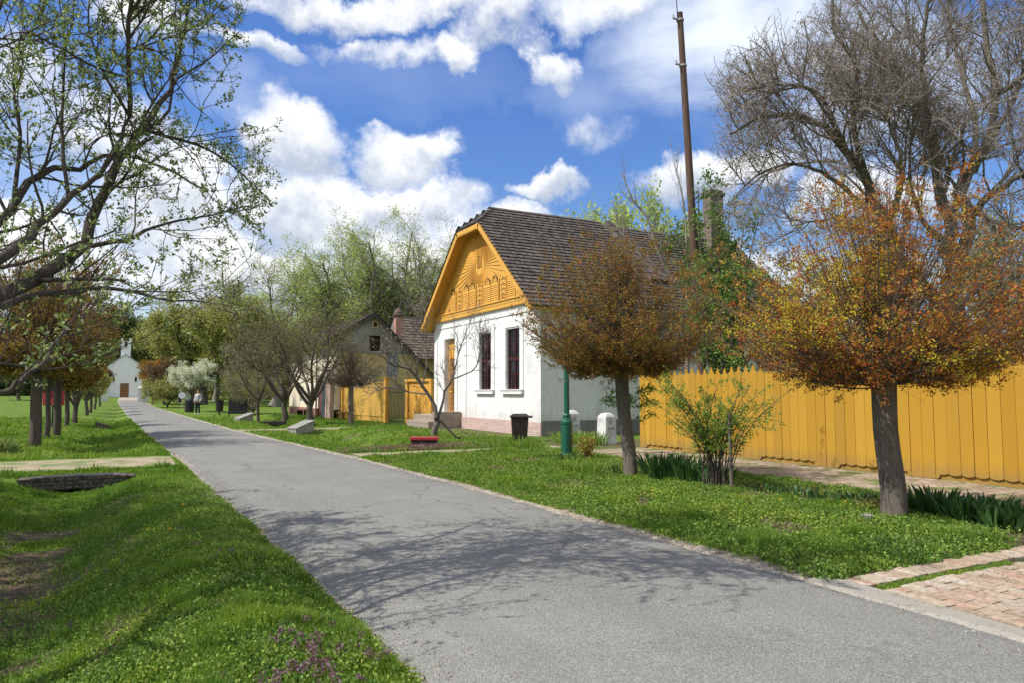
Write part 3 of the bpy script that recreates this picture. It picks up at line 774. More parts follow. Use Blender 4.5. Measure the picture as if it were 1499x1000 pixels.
for c in (23.7, 25.85, 28.05, 30.25, 32.4):
    if not inside(c, 6.3): 
        if inside(c - .25, 5.7) and inside(c + .25, 5.7): tops = [5.5, 5.7]
        else: continue
    else: tops = [5.42, 5.56, 5.78, 5.98, 6.2]
    for s in (-.30, .28):
        if inside(c + s, 6.3): mb.box((GX - .04, c + s, 5.33), (GX - .001, c + s + .025, 6.3))
    for zz in tops:
        for s2 in (-.13, 0, .13):
            w_ = .045 if s2 else .06; h_ = .06 if s2 else .085; z2 = zz + (0.04 if s2 == 0 else 0)
            if not inside(c + s2, z2 + .1, .3): continue
            dk.add([(GX - .002, c + s2 - w_, z2), (GX - .002, c + s2, z2 + h_), (GX - .002, c + s2 + w_, z2), (GX - .002, c + s2, z2 - h_)], [(0, 1, 2, 3)])
mb.build('carved_panels', YELD, gab); dk.build('openwork_shade', DKHOLE, gab)
# base board with saw-tooth drip edge
mb = MB(); wb = (RZ_ - .2 - 5.06) / SL
ya, yb = max(HY0 - .42, YM - wb), min(HY1 + .42, YM + wb)
mb.box((GX - .06, ya, 5.18), (GX - .0025, yb, 5.30)); mb.box((GX - .10, ya, 5.30), (GX - .0025, yb, 5.335))
n_ = int((yb - ya) / .115)
poly_z = 5.18
for i in range(n_):
    a_ = ya + i * (yb - ya) / n_; w_ = (yb - ya) / n_
    mb.prism([(a_, 5.18), (a_, 5.06), (a_ + w_ * .5, 4.99), (a_ + w_, 5.06), (a_ + w_, 5.18)], (GX - .045, 0, 0), UY, UZ, UX, .02)
mb.build('drip_board', YEL, gab)
# barge boards with saw-tooth inner edge and the soffit of the overhang
mb = MB()
def barge(p, q, into):
    p, q = np.array(p), np.array(q); L = np.linalg.norm(q - p); u = (q - p) / L; v = np.array(into, float); v = v - u * v.dot(u); v /= np.linalg.norm(v)
    O = (rakeX0, 0, 0); U3 = np.array([0, u[0], u[1]]); V3 = np.array([0, v[0], v[1]]); O3 = np.array([rakeX0, p[0], p[1]])
    mb.frame(O3, U3, V3, UX, (0, 0, 0), (L, .17, .03))
    n = int(L / .12)
    for i in range(n):
        a_ = i * L / n; w_ = L / n
        mb.prism([(a_, .17), (a_ + w_, .17), (a_ + w_ * .5, .245)], O3 + np.array([.004, 0, 0]), U3, V3, UX, .022)
EO = .42
eL, eR = HY1 + EO, HY0 - EO
dz = .07
hl, hr = (YM + hy, HIPZ - dz), (YM - hy, HIPZ - dz)
barge((eL, rz(eL) - dz), hl, (-1, -1)); barge((eR, rz(eR) - dz), hr, (1, -1)); barge((hl[0] + .02, hl[1]), (hr[0] - .02, hr[1]), (0, -1))
P_(mb, 'barge_board', YEL, WH)
mb = MB()
def slab(a, b, th=.04):
    """soffit strip between two (y,z) points, over the overhang depth"""
    p, q = np.array(a), np.array(b); n = np.array([-(q - p)[1], (q - p)[0]]); n = n / np.linalg.norm(n) * th
    mb.prism([tuple(p), tuple(q), tuple(q - n), tuple(p - n)], (rakeX0 + .032, 0, 0), UY, UZ, UX, GX - rakeX0 + .05)
slab((hl[0], hl[1] - .03), (eL - .02, rz(eL) - dz - .03)); slab((eR + .02, rz(eR) - dz - .03), (hr[0], hr[1] - .03)); slab((hr[0], hr[1] - .03), (hl[0], hl[1] - .03))
P_(mb, 'soffit', YELD, WH)
# shingle roof: every shingle is laid
def shingle_plane(mb, O, U, V, Ltop, Lbot, Hs, seed=0, row=.25, wid=.12, th=.06, sag=.0, nrm=None):
    """O lower-left corner; U along the eave, V up the slope; Ltop/Lbot: (u0,u1) at the ridge / eave"""
    rs = np.random.RandomState(seed); O, U, V = map(lambda a: np.array(a, float), (O, U, V)); N = np.cross(U, V) if nrm is None else np.array(nrm, float); N /= np.linalg.norm(N)
    n = int(round(Hs / row)); row = Hs / n
    for i in range(n):
        v0 = i * row - .02; v1 = min(Hs, (i + 1) * row + .05); f = i / n
        u0 = Lbot[0] + (Ltop[0] - Lbot[0]) * f; u1 = Lbot[1] + (Ltop[1] - Lbot[1]) * f
        uu = u0; drift = rs.normal(0, .006)
        while uu < u1 - .02:
            w = min(wid * rs.uniform(.7, 1.4), u1 - uu)
            lift = th + rs.uniform(-.006, .010); dv = rs.normal(0, .007) + drift
            g = .003
            a = O + U * (uu + g) + V * (v0 + dv); b_ = O + U * (uu + w - g) + V * (v0 + dv + rs.normal(0, .004))
            c_ = O + U * (uu + w - g) + V * v1; d_ = O + U * (uu + g) + V * v1
            sg = -sag * math.sin(PI * (i + .5) / n)
            a2, b2 = a + N * (lift + sg), b_ + N * (lift + sg + rs.normal(0, .003)); c2, d2 = c_ + N * (.004 + sg), d_ + N * (.004 + sg)
            a0, b0 = a + N * (sg - .03), b_ + N * (sg - .03)
            mb.add([tuple(x) for x in (a0, b0, a2, b2, c2, d2)], [(2, 3, 4, 5), (0, 1, 3, 2)], rs.uniform(0, 1))
            uu += w
cs = 1 / math.hypot(1, SL); Vs_ = (0, cs, SL * cs); Vn_ = (0, -cs, SL * cs)
slope_len = (YM - eR) / cs
rx0, rx1 = rakeX0 - .03, 19.5
hipx = 13.9
mb = MB()
# south slope: lower part full width, upper part cut by the half hip
hlow = (YM - hy - eR) / cs
shingle_plane(mb, (0, eR, rz(eR)), UX, Vs_, (rx0, rx1), (rx0, rx1), hlow, 1)
shingle_plane(mb, (0, YM - hy, HIPZ), UX, Vs_, (hipx, rx1), (rx0, rx1), slope_len - hlow, 2)
shingle_plane(mb, (0, eL, rz(eL)), UX, Vn_, (rx0, rx1), (rx0, rx1), hlow, 3, nrm=(0, SL, 1))
shingle_plane(mb, (0, YM + hy, HIPZ), UX, Vn_, (hipx, rx1), (rx0, rx1), slope_len - hlow, 4, nrm=(0, SL, 1))
# rear wing a little lower
sgx = rx1 + .02; low = .16
shingle_plane(mb, (0, eR + .1, rz(eR + .1) - low), UX, Vs_, (sgx, 28), (sgx, 28), slope_len - .1 / cs, 5)
shingle_plane(mb, (0, eL - .1, rz(eL - .1) - low), UX, Vn_, (sgx, 28), (sgx, 28), slope_len - .1 / cs, 6, nrm=(0, SL, 1))
# half hip
hv = np.array([hipx - rx0, 0, RZ_ - HIPZ]); hl_ = np.linalg.norm(hv); hv /= hl_
shingle_plane(mb, (rx0, YM, HIPZ), (0, -1, 0), tuple(hv), (-.03, .03), (-hy - .03, hy + .03), hl_, 7, th=.015, nrm=(-(RZ_ - HIPZ), 0, hipx - rx0))
# swept hump where the wing meets the roof
for i in range(10):
    f = i / 9.; yb_ = YM - .3 - 3.2 * f
    w = .28 + .62 * f
    O = np.array([rx1 + .35, yb_ - .35, rz(yb_ - .35) + .02])
    for s in range(-4, 5):
        a_ = s / 4.; uo = w * a_; lift = .24 * (1 - a_ * a_) * (1 - f * .7)
        mb.frame(O + np.array([uo, 0, lift]), (1, 0, -.3 * a_), Vs_, (0, -SL * cs, cs), (-.1, 0, 0), (.11, .42, .03))
roof = P_(mb, 'roof', SHING, WH)
mb = MB()
RG = nmat('ridge_mortar', (.16, .135, .115), (.25, .215, .19), 5, .9, .02)
def bar(p, q, w, h):
    p, q = np.array(p, float), np.array(q, float); u = q - p; L = np.linalg.norm(u); u /= L; sdv = np.cross(u, (0, 0, 1)); sdv /= np.linalg.norm(sdv); n = np.cross(sdv, u)
    mb.prism([(-w, -.03), (w, -.03), (w * .5, h), (-w * .5, h)], p, sdv, n, u, L)
for i in range(14):
    xa = hipx + (rx1 - hipx) * i / 14; xb = hipx + (rx1 - hipx) * (i + 1) / 14
    z_ = RZ_ + .03 + .02 * math.sin(i * 1.7); bar((xa, YM, z_), (xb + .02, YM, RZ_ + .03 + .02 * math.sin(i * 1.7 + 1.7)), .13, .06)
bar((rx1, YM, RZ_ - low + .04), (28, YM, RZ_ - low + .02), .13, .06)
bar((rx0, YM - hy, HIPZ + .03), (hipx, YM, RZ_ + .03), .09, .05); bar((rx0, YM + hy, HIPZ + .05), (hipx, YM, RZ_ + .05), .15, .09)
mb.build('ridge', RG, None); put(bpy.data.objects['ridge'], roof)
bpy.data.objects['ridge'].parent = roof; bpy.data.objects['ridge'].matrix_parent_inverse = Matrix.Translation(WH.location).inverted() @ Matrix.Identity(4)
# deck under the shingles so that the roof is closed
mb = MB(); T = .05
for (sx0, sx1, dl_) in ((rx0 + .03, rx1, 0), (rx1, 28, low)):
    z_e = rz(eR) - T - dl_
    mb.prism([(eR, z_e), (YM, RZ_ - T - dl_ - (1.0 if sx0 < 15 else 0)), (eL, z_e), (eL, z_e - .05), (YM, RZ_ - T - dl_ - .06 - (1.0 if sx0 < 15 else 0)), (eR, z_e - .05)] if sx0 > 15 else
             [(eR, z_e), (YM - hy, HIPZ - T), (YM + hy, HIPZ - T), (eL, z_e), (eL, z_e - .05), (YM + hy - .03, HIPZ - T - .06), (YM - hy + .03, HIPZ - T - .06), (eR, z_e - .05)], (sx0 + (0 if sx0 > 15 else GX - rakeX0 + .02), 0, 0), UY, UZ, UX, sx1 - sx0 - (0 if sx0 > 15 else GX - rakeX0 + .02))
P_(mb, 'roof_deck', WOODB, WH)
# chimney of the rear wing
CHB = plinth_brick('sooty_brick', [(.10, .065, .05), (.16, .105, .08), (.13, .09, .07), (.08, .06, .05)], (.15, .13, .11), ax=0)
mb = MB(); mb.box((22.0, 23.3, 3.0), (22.72, 23.8, 10.2)); mb.box((21.93, 23.23, 10.2), (22.79, 23.87, 10.34)); mb.box((22.0, 23.3, 10.34), (22.72, 23.8, 10.45))
P_(mb, 'chimney', CHB, WH)

# ---------------------------------------------------------------- picket fence
FENY = rmat('ochre_fence_boards', [(.37, .198, .015), (.44, .240, .021), (.40, .215, .017), (.47, .268, .028), (.42, .230, .020), (.37, .205, .022), (.44, .246, .02)], .55, grain=0, spec=.3)
mt = NT(FENY.node_tree); bb = [n for n in mt.n if n.type == 'BSDF_PRINCIPLED'][0]
oldc = bb.inputs['Base Color'].links[0].from_socket
nz = mt.noise(mt.vmath('MULTIPLY', pos(mt), (9, 9, .8)), 3, 6, .7); nz2 = mt.noise(pos(mt), 3.2, 5, .7); nz3 = mt.noise(pos(mt), 40, 2, .5)
cc = mt.mix(mt.math('MULTIPLY', mt.smooth(nz, .45, .75), .35), oldc, (.34, .185, .014, 1))
cc = mt.mix(mt.math('MULTIPLY', mt.smooth(nz2, .62, .74), .55), cc, (.40, .27, .09, 1))
cc = mt.mix(mt.smooth(nz3, .74, .78), cc, (.12, .06, .02, 1))
_s = mt.new('ShaderNodeSeparateXYZ'); mt.link(pos(mt), _s.inputs[0])
_n = mt.noise(mt.vmath('MULTIPLY', pos(mt), (5, 5, 1.2)), 2.5, 6, .7)
_f = mt.math('ADD', mt.math('MULTIPLY', _s.outputs[2], 1.6), mt.math('MULTIPLY', _n, -1.0))      # splashed dirt near the ground
cc = mt.mix(mt.math('MULTIPLY', mt.math('SUBTRACT', 1.0, mt.smooth(_f, -.45, .15)), .55), cc, (.22, .15, .06, 1))
_w = mt.noise(mt.vmath('MULTIPLY', pos(mt), (22, 22, 1.1)), 2.0, 7, .75)
cc = mt.mix(mt.math('MULTIPLY', mt.smooth(_w, .60, .70), .5), cc, (.30, .22, .11, 1))
mt.link(cc, bb.inputs['Base Color']); bb.inputs['Roughness'].default_value = .75; bump(mt, bb, nz, .010, .7)
def plank(mb, X, y0, w, zb, zt, rs, arc=0.0, t=.028, ang=0):
    """one picket, the profile in (y,z): bottom arc, pointed ogee head"""
    y1 = y0 + w; m_ = (y0 + y1) / 2
    pts = []
    for i in range(7):
        f = i / 6; pts.append((y0 + w * f, zb - arc * (1 - (2 * f - 1) ** 2)))
    sh = zt - .20
    pts += [(y1, sh), (y1 - .03 * w / .23, sh + .045), (y1 - w * .26, sh + .06), (y1 - w * .34, sh + .12), (m_, zt), (y0 + w * .34, sh + .12), (y0 + w * .26, sh + .06), (y0 + .03 * w / .23, sh + .045), (y0, sh)]
    xo = rs.uniform(-.007, .004); y0 += rs.uniform(-.003, .002)
    mb.prism(pts, (X - t + xo, 0, 0), UY, UZ, UX, t, rs.uniform(0, 1))
def fence_run(root, y_start, n_panels, per=9, pitch=.238, X=HX, zt=2.24):
    rs = np.random.RandomState(11)
    mb = MB(); pb = MB(); rb = MB(); pos_ = MB()
    for p in range(n_panels):
        ya = y_start - p * per * pitch
        for i in range(per):
            y = ya - (i + 1) * pitch
            full = i in (0, per - 1)
            zb = .0 if full else .115
            plank(mb, X, y + .004, pitch - .008, zb, zt + rs.uniform(-.03, .025), rs, arc=0 if full else .03)
            if full:   # quarter bracket beside the short boards
                s = 1 if i == 0 else -1
                yc_ = y if i == 0 else y + pitch
                prof = [(yc_, 0.0)] + [(yc_ - s * .09 * math.sin(a), .115 - .115 * math.cos(a)) for a in np.linspace(0, PI / 2, 5)] + [(yc_, .115)]
                if s < 0: prof = prof[::-1]
                mb.prism([(q[0], q[1]) for q in prof][::-1], (X - .026, 0, 0), UY, UZ, UX, .022)
        pb.box((X + .012, ya - per * pitch + .01, -.03), (X + .035, ya - .01, .20))
        pos_.box((X + .062, ya - .06, -.1), (X + .16, ya + .06, 2.0))
    for b_, nm in ((mb, 'pickets'), (pb, 'kick_board')): P_(b_, nm, FENY, root)
    for z_ in (.45, 1.75): q = MB(); q.box((X + .003, y_start - n_panels * per * pitch, z_), (X + .06, y_start, z_ + .09)); P_(q, 'rail', FENY, root)
    # one post each
    for p in range(n_panels + 1):
        ya = y_start - p * per * pitch; q = MB(); q.box((X + .062, ya - .06, -.1), (X + .16, ya + .06, 2.0)); P_(q, 'post', FENY, root)
PF = empty('picket_fence', (HX, 10, 0), 0, 'long ochre picket fence with pointed boards beside the brick walk', 'fence')
fence_run(PF, 17.15, 8)

# ochre gate leaf and board fence between the two houses
OLDY = nmat('weathered_ochre_boards', (.40, .22, .05), (.62, .38, .08), 2.5, .7, .01, stretch=(3, 3, .5), c3=(.52, .29, .06), fine=6)
G1 = empty('board_fence', (11.6, 40, 0), 0, 'weathered ochre board fence beside the grey gabled house', 'fence')
A_, B_ = np.array([11.25, 43.0]), np.array([12.0, 37.0]); u = (B_ - A_); Lg = np.linalg.norm(u); u /= Lg; n_ = np.array([-u[1], u[0], 0]) * -1
mb = MB(); rs = np.random.RandomState(3); s = 0
while s < Lg - .1:
    w = .17 * rs.uniform(.85, 1.2); mb.frame((A_[0], A_[1], 0), (u[0], u[1], 0), UZ, n_, (s + .003, .02, 0), (min(s + w, Lg) - .003, 2.05 + rs.uniform(-.01, .01), .03)); s += w
P_(mb, 'boards', OLDY, G1)
for q in (((0, 2.07, -.03), (Lg, 2.15, .07)), ((0, .3, .031), (Lg, .42, .06))): mb = MB(); mb.frame((A_[0], A_[1], 0), (u[0], u[1], 0), UZ, n_, *q); P_(mb, 'rail', OLDY, G1)
for f in (0.01, 1.0):
    mb = MB(); mb.frame((A_[0], A_[1], 0), (u[0], u[1], 0), UZ, n_, (Lg * f - .1, 0, -.09), (Lg * f + .1, 2.32, .11)); mb.frame((A_[0], A_[1], 0), (u[0], u[1], 0), UZ, n_, (Lg * f - .14, 2.32, -.13), (Lg * f + .14, 2.38, .15)); P_(mb, 'post', YEL, G1)
G2 = empty('yard_door', (12.9, 34.8, 0), 0, 'ochre boarded yard door in a frame beside the white house', 'gate')
A_, B_ = np.array([12.75, 35.9]), np.array([13.25, 33.55]); u = (B_ - A_); Lg = np.linalg.norm(u); u /= Lg; n_ = np.array([-u[1], u[0], 0]) * -1
mb = MB(); mb.frame((A_[0], A_[1], 0), (u[0], u[1], 0), UZ, n_, (0, 0, -.08), (.22, 2.15, .12)); mb.frame((A_[0], A_[1], 0), (u[0], u[1], 0), UZ, n_, (-.05, 2.15, -.1), (Lg, 2.27, .14)); mb.frame((A_[0], A_[1], 0), (u[0], u[1], 0), UZ, n_, (Lg - .2, 0, -.08), (Lg, 2.15, .12)); P_(mb, 'door_frame', YELD, G2)
mb = MB(); s = .24
while s < Lg - .24: mb.frame((A_[0], A_[1], 0), (u[0], u[1], 0), UZ, n_, (s, .05, 0), (s + .115, 2.1, .03)); s += .125
P_(mb, 'boards', YEL, G2)
IRON = nmat('black_iron', (.015, .016, .017), (.03, .03, .032), 9, .5, .002)
G3 = empty('iron_gate', (12.6, 36.5, 0), 0, 'dark iron bar gate between the ochre fence and the yard door', 'gate')
for i in range(15):
    f = i / 14; x_, y_ = 12.05 + (12.75 - 12.05) * f, 36.95 + (35.95 - 36.95) * f
    P_(MB().cyl((x_, y_, .08), (x_, y_, 1.85 + .15 * math.sin(f * PI)), .012, n=6), 'bar', IRON, G3)
for z_ in (.15, 1.6): P_(MB().cyl((12.05, 36.95, z_), (12.75, 35.95, z_), .02, n=6), 'rail', IRON, G3)

# ---------------------------------------------------------------- grey gabled house behind the fruit trees
OCH = nmat('faded_ochre_plaster', (.46, .33, .13), (.58, .44, .20), 1.2, .95, .01, c3=(.52, .40, .22))
GRG = nmat('grey_gable_plaster', (.24, .21, .17), (.34, .31, .26), 1.5, .95, .015)
CREAM = nmat('cream_plaster', (.64, .55, .42), (.74, .66, .53), 1.5, .9, .005)
TILE = rmat('brown_roof_tile', [(.10, .08, .06), (.15, .12, .09), (.20, .165, .12), (.13, .10, .085)], .85, grain=10)
H2 = empty('gabled_house', (13.5, 43, 0), 0, 'old house with grey and ochre gable wall and small loft window', 'house')
X0, X1, Y0, Y1 = 10.8, 17.6, 43.1, 57.0
AX, AZ = 13.1, 6.5
def z2(x): return AZ - .62 * (AX - x) if x < AX else AZ - 1.0 * (x - AX)
mb = MB(); mb.box((X0 + .3, Y0, -.1), (X1, Y0 + .3, 2.3)); mb.prism([(X0 + .3, 2.3), (X1 - .3, 2.3), (AX + (AZ - 4.0) + .0, 3.98), (X0 + .3, 3.98)], (0, Y0 + .3, 0), UX, UZ, (0, -1, 0), .3); P_(mb, 'gable_wall', OCH, H2)
mb = MB(); ww = (12.85, 13.55, 4.1, 5.12)
mb.prism([(X0 + .1, 4.0), (ww[0], 4.0), (ww[0], z2(ww[0]) - .03), (X0 + .1, z2(X0 + .1) - .03)], (0, Y0 + .3, 0), UX, UZ, (0, -1, 0), .32)
mb.prism([(ww[1], 4.0), (AX + AZ - 4.05, 4.0), (ww[1], z2(ww[1]) - .03)], (0, Y0 + .3, 0), UX, UZ, (0, -1, 0), .32)
mb.prism([(ww[0], ww[3]), (ww[1], ww[3]), (ww[1], z2(ww[1]) - .03), (AX, AZ - .03), (ww[0], z2(ww[0]) - .03)], (0, Y0 + .3, 0), UX, UZ, (0, -1, 0), .32)
mb.box((ww[0], Y0 - .02, 4.0), (ww[1], Y0 + .3, ww[2]))
P_(mb, 'gable_peak', GRG, H2)
mb = MB(); mb.box((ww[0], Y0 + .14, ww[2]), (ww[1], Y0 + .17, ww[3])); mb.box((ww[0] + .3, Y0 + .10, ww[2]), (ww[0] + .36, Y0 + .139, ww[3])); mb.box((ww[0] + .361, Y0 + .10, 4.6), (ww[1], Y0 + .138, 4.64)); lw = P_(mb, 'loft_window', DKHOLE, H2)
mb = MB(); mb.box((ww[0] - .08, Y0 - .08, 4.0), (ww[1] + .08, Y0 - .021, 4.08)); P_(mb, 'window_sill', nmat('pale_stone', (.35, .34, .33), (.45, .44, .42), 4, .9, .004), H2)
mb = MB(); mb.box((13.0, Y0 - .045, 5.6), (13.38, Y0 - .021, 6.0)); vt = P_(mb, 'vent', OCH, H2)
mb = MB(); mb.box((13.08, Y0 - .06, 5.66), (13.3, Y0 - .046, 5.94)); g_ = mb.build('vent_grille', DKHOLE, None); put(g_, H2); 
mb = MB(); mb.box((13.95, Y0 - .03, 2.6), (14.7, Y0 - .001, 3.95)); P_(mb, 'plaster_patch', nmat('grey_patch', (.22, .23, .23), (.30, .30, .29), 2, .9, .01), H2)
mb = MB(); wall_with_holes(mb, X0, Y0, Y1, .55, 4.55, [(52.0, 53.2, .95, 2.0), (46.4, 47.4, .55, 2.3)], .3); mb.box((X0 + .3, Y1 - .3, .0), (X1, Y1, 2.6)); mb.box((X1 - .3, Y0 + .3, 0), (X1, Y1 - .3, 2.3)); P_(mb, 'street_wall', CREAM, H2)
mb = MB(); mb.box((X0 - .04, 47.5, -.05), (X0 + .3, Y1, .55)); P_(mb, 'plinth', nmat('maroon_plinth', (.20, .09, .075), (.28, .14, .11), 2, .9, .01), H2)
mb = MB(); mb.box((X0 + .1, 52.0, .95), (X0 + .14, 53.2, 2.0)); w_ = P_(mb, 'window', nmat('grey_blue_paint', (.25, .30, .33), (.32, .37, .40), 3, .6, .002), H2)
mb = MB(); mb.box((X0 + .05, 46.45, .02), (X0 + .12, 47.35, 2.25)); P_(mb, 'door', nmat('red_brown_paint', (.13, .04, .03), (.19, .06, .045), 3, .6, .003), H2)
mb = MB(); mb.box((X0 - .06, 44.6, .0), (X0 - .005, 46.3, 2.35)); 
for i in range(7): mb.box((X0 - .075, 44.62 + i * .24, .04), (X0 - .0605, 44.82 + i * .24, 2.3))
P_(mb, 'gate_leaf', nmat('slate_blue_paint', (.055, .065, .085), (.085, .095, .12), 3, .6, .003), H2)
mb = MB(); mb.box((X0 - .25, 43.25, -.05), (X0 - .01, 44.5, 2.3)); P_(mb, 'brick_pier', plinth_brick('pier_brick', [(.36, .22, .16), (.46, .30, .22), (.40, .27, .21)], (.45, .38, .31), ax=1), H2)
mb = MB(); cs2 = 1 / math.hypot(1, .62)
shingle_plane(mb, (10.1, Y0 - .35, z2(10.1)), (0, 1, 0), (cs2, 0, .62 * cs2), (0, Y1 - Y0 + .6), (0, Y1 - Y0 + .6), (AX - 10.1) / cs2, 21, row=.33, wid=.26, nrm=(-.62, 0, 1))
cs3 = 1 / math.hypot(1, 1.0)
shingle_plane(mb, (18.0, Y0 - .35, z2(18.0)), (0, 1, 0), (-cs3, 0, cs3), (0, Y1 - Y0 + .6), (0, Y1 - Y0 + .6), (18.0 - AX) / cs3, 22, row=.33, wid=.26, nrm=(1, 0, 1))
P_(mb, 'roof', TILE, H2)
mb = MB()                                         # verge boards
for (xa, xb) in ((10.1, AX), (AX, 18.0)):
    za, zb_ = z2(xa), z2(xb)
    mb.prism([(xa, za - .04), (xb, zb_ - .04), (xb, zb_ - .2), (xa, za - .2)], (0, Y0 - .30, 0), UX, UZ, (0, -1, 0), .04)
    mb.prism([(xa, za - .01), (xb, zb_ - .01), (xb, zb_ - .06), (xa, za - .06)], (0, Y1 + .2, 0), UX, UZ, (0, -1, 0), Y1 - Y0 + .5)
P_(mb, 'verge', nmat('grey_old_wood', (.06, .05, .045), (.10, .085, .075), 5, .9, .005), H2)
mb = MB(); mb.cyl((X0 - .12, 47.45, 0), (X0 - .12, 47.45, 4.5), .05, n=8); P_(mb, 'downpipe', nmat('brown_zinc', (.10, .07, .06), (.14, .10, .08), 4, .6, .002), H2)

H3 = empty('rear_outbuilding', (20, 52, 0), 0, 'long tiled roof with brick chimney behind the grey gabled house', 'house')
mb = MB(); mb.box((14.5 + 3.2, 50.5, -.1), (27, 56, 4.2)); P_(mb, 'wall', OCH, H3)
mb = MB(); c5 = 1 / math.hypot(1, 1.0)
shingle_plane(mb, (0, 49.9, 4.0), UX, (0, c5, c5), (17.7, 27.5), (17.7, 27.5), 3.4 / c5, 31, row=.33, wid=.26)
shingle_plane(mb, (0, 56.7, 4.0), UX, (0, -c5, c5), (17.7, 27.5), (17.7, 27.5), 3.4 / c5, 32, row=.33, wid=.26, nrm=(0, 1, 1))
P_(mb, 'roof', TILE, H3)
mb = MB(); mb.box((17.4, 53.22, 7.38), (27.5, 53.38, 7.5)); mb.prism([(49.9, 4.0), (53.3, 7.36), (56.7, 4.0)], (17.78, 0, 0), UY, UZ, UX, .1); P_(mb, 'ridge', RG, H3)
mb = MB(); mb.box((16.75, 49.7, 3.0), (17.25, 50.2, 7.15)); ch_ = P_(mb, 'chimney', plinth_brick('red_chimney_brick', [(.36, .14, .09), (.45, .20, .13), (.30, .12, .08)], (.38, .30, .24), ax=0), H3)
mb = MB(); mb.lathe([(.42, 7.9), (.45, 7.98), (.34, 8.02), (.32, 8.2), (.2, 8.38), (.06, 8.48)], (17.0, 49.95, -.75), 12); P_(mb, 'chimney_cap', nmat('dark_clay', (.10, .07, .055), (.16, .11, .09), 6, .9, .01), H3)

# ---------------------------------------------------------------- chapel at the end of the road
cxx, cyy = col_at(182, 160); cz = float(gz(np.array([cxx]), np.array([cyy]))[0])
HZC = .45
CHW = nmat('fresh_lime_wash', (.84, .85, .86), (.88, .88, .88), 1, .9, .002)
CH = empty('chapel', (cxx, cyy, HZC), 0, 'small white chapel with bell tower at the end of the road', 'chapel')
mb = MB(); ang = 0
mb.prism([(-3.1, -.6), (3.1, -.6), (3.1, 6.2), (0, 8.5), (-3.1, 6.2)], (cxx, cyy, HZC), UX, UZ, UY, 11); P_(mb, 'wall', CHW, CH)
mb = MB(); mb.box((cxx - .85, cyy + .3, HZC + 7.6), (cxx + .85, cyy + 2.0, HZC + 11.3)); 
for s in (-.7, .7):
    mb.box((cxx + s - .16, cyy + .3, HZC + 11.3), (cxx + s + .16, cyy + 2.0, HZC + 11.9))
P_(mb, 'bell_tower', CHW, CH)
mb = MB(); mb.box((cxx - .22, cyy + .24, HZC + 10.0), (cxx + .22, cyy + .29, HZC + 11.2)); P_(mb, 'belfry_shade', DKHOLE, CH)  # dark panel on the tower face paints the shade of its opening
mb = MB()
for s in (-1, 1):
    mb.prism([(0, 8.62), (s * 3.4, 6.10), (s * 3.4, 5.98), (0, 8.5)] if s > 0 else [(0, 8.62), (0, 8.5), (-3.4, 5.98), (-3.4, 6.10)], (cxx, cyy - .25, HZC), UX, UZ, UY, 11.5)
P_(mb, 'roof', nmat('grey_sheet', (.30, .31, .33), (.40, .41, .43), 2, .7, .005), CH)
mb = MB(); mb.box((cxx - .75, cyy - .06, HZC - .3), (cxx + .75, cyy - .01, HZC + 2.9)); P_(mb, 'door', WOODB, CH)
for s in (-1.9, 1.9):
    mb = MB(); mb.box((cxx + s - .18, cyy - .05, HZC + 3.2), (cxx + s + .18, cyy - .01, HZC + 4.1)); P_(mb, 'window', DKHOLE, CH)
gp = []
for i, (px, d_) in enumerate([(207, 118), (213, 116), (152, 120)]):
    x_, y_ = col_at(px, d_); z_ = float(gz(np.array([x_]), np.array([y_]))[0])
    mb = MB(); mb.box((-.45, -.45, 0), (.45, .45, 1.9)); mb.box((-.55, -.55, 1.9), (.55, .55, 2.1)); mb.lathe([(.5, 2.1), (.3, 2.3), (.05, 2.55)], n=4)
    r_ = empty('gate_pillar', (x_, y_, z_), 0, ['white gate pillar beside the road end, left of its twin', 'white gate pillar nearest the orange tree at the road end', 'low white pillar across the road end from the pair of gate pillars'][i], 'pillar', 'white pillars at the road end')
    if i == 2: r_.scale = (1.3, 1, .75)
    mb.build('shaft', WHITE, r_)

# ---------------------------------------------------------------- bark and foliage materials
BARK = nmat('dark_bark', (.055, .043, .034), (.12, .098, .08), 5, .95, .02, stretch=(3, 3, .7), c3=(.085, .07, .058))
BARKG = nmat('grey_bark', (.10, .085, .07), (.24, .215, .185), 5, .95, .02, stretch=(3, 3, .6), c3=(.16, .14, .12))
BARKM = nmat('maple_bark', (.055, .043, .034), (.24, .20, .165), 9, .95, .06, stretch=(4.5, 4.5, .45), c3=(.135, .112, .094), fine=4)
BARKR = nmat('twig_grey_brown', (.16, .13, .11), (.34, .30, .26), 4, .9, .01, c3=(.19, .16, .13))
BARKL = nmat('lichen_bark', (.065, .053, .043), (.17, .145, .12), 1.2, .95, .02, c3=(.115, .098, .07))
LF_APPLE = rmat('apple_leaf', [(0.083, 0.13, 0.031), (0.13, 0.189, 0.051), (0.189, 0.271, 0.083), (0.26, 0.353, 0.123), (0.494, 0.519, 0.341), (0.117, 0.177, 0.046)], .6, .35)
LF_MAPLE = rmat('maple_bud_leaf', [(0.283, 0.064, 0.023), (0.395, 0.106, 0.026), (0.48, 0.152, 0.026), (0.338, 0.187, 0.026), (0.423, 0.281, 0.04), (0.226, 0.059, 0.026), (0.31, 0.199, 0.035)], .6, .3)
LF_MAPLE2 = rmat('maple_young_leaf', [(0.227, 0.08, 0.026), (0.294, 0.137, 0.026), (0.267, 0.193, 0.03), (0.2, 0.204, 0.03), (0.32, 0.068, 0.026), (0.227, 0.17, 0.026), (0.146, 0.181, 0.026)], .6, .3)
LF_MAPFL = rmat('maple_flower', [(0.56, 0.47, 0.027), (0.672, 0.56, 0.054), (0.47, 0.426, 0.036), (0.616, 0.448, 0.045)], .6, .3)
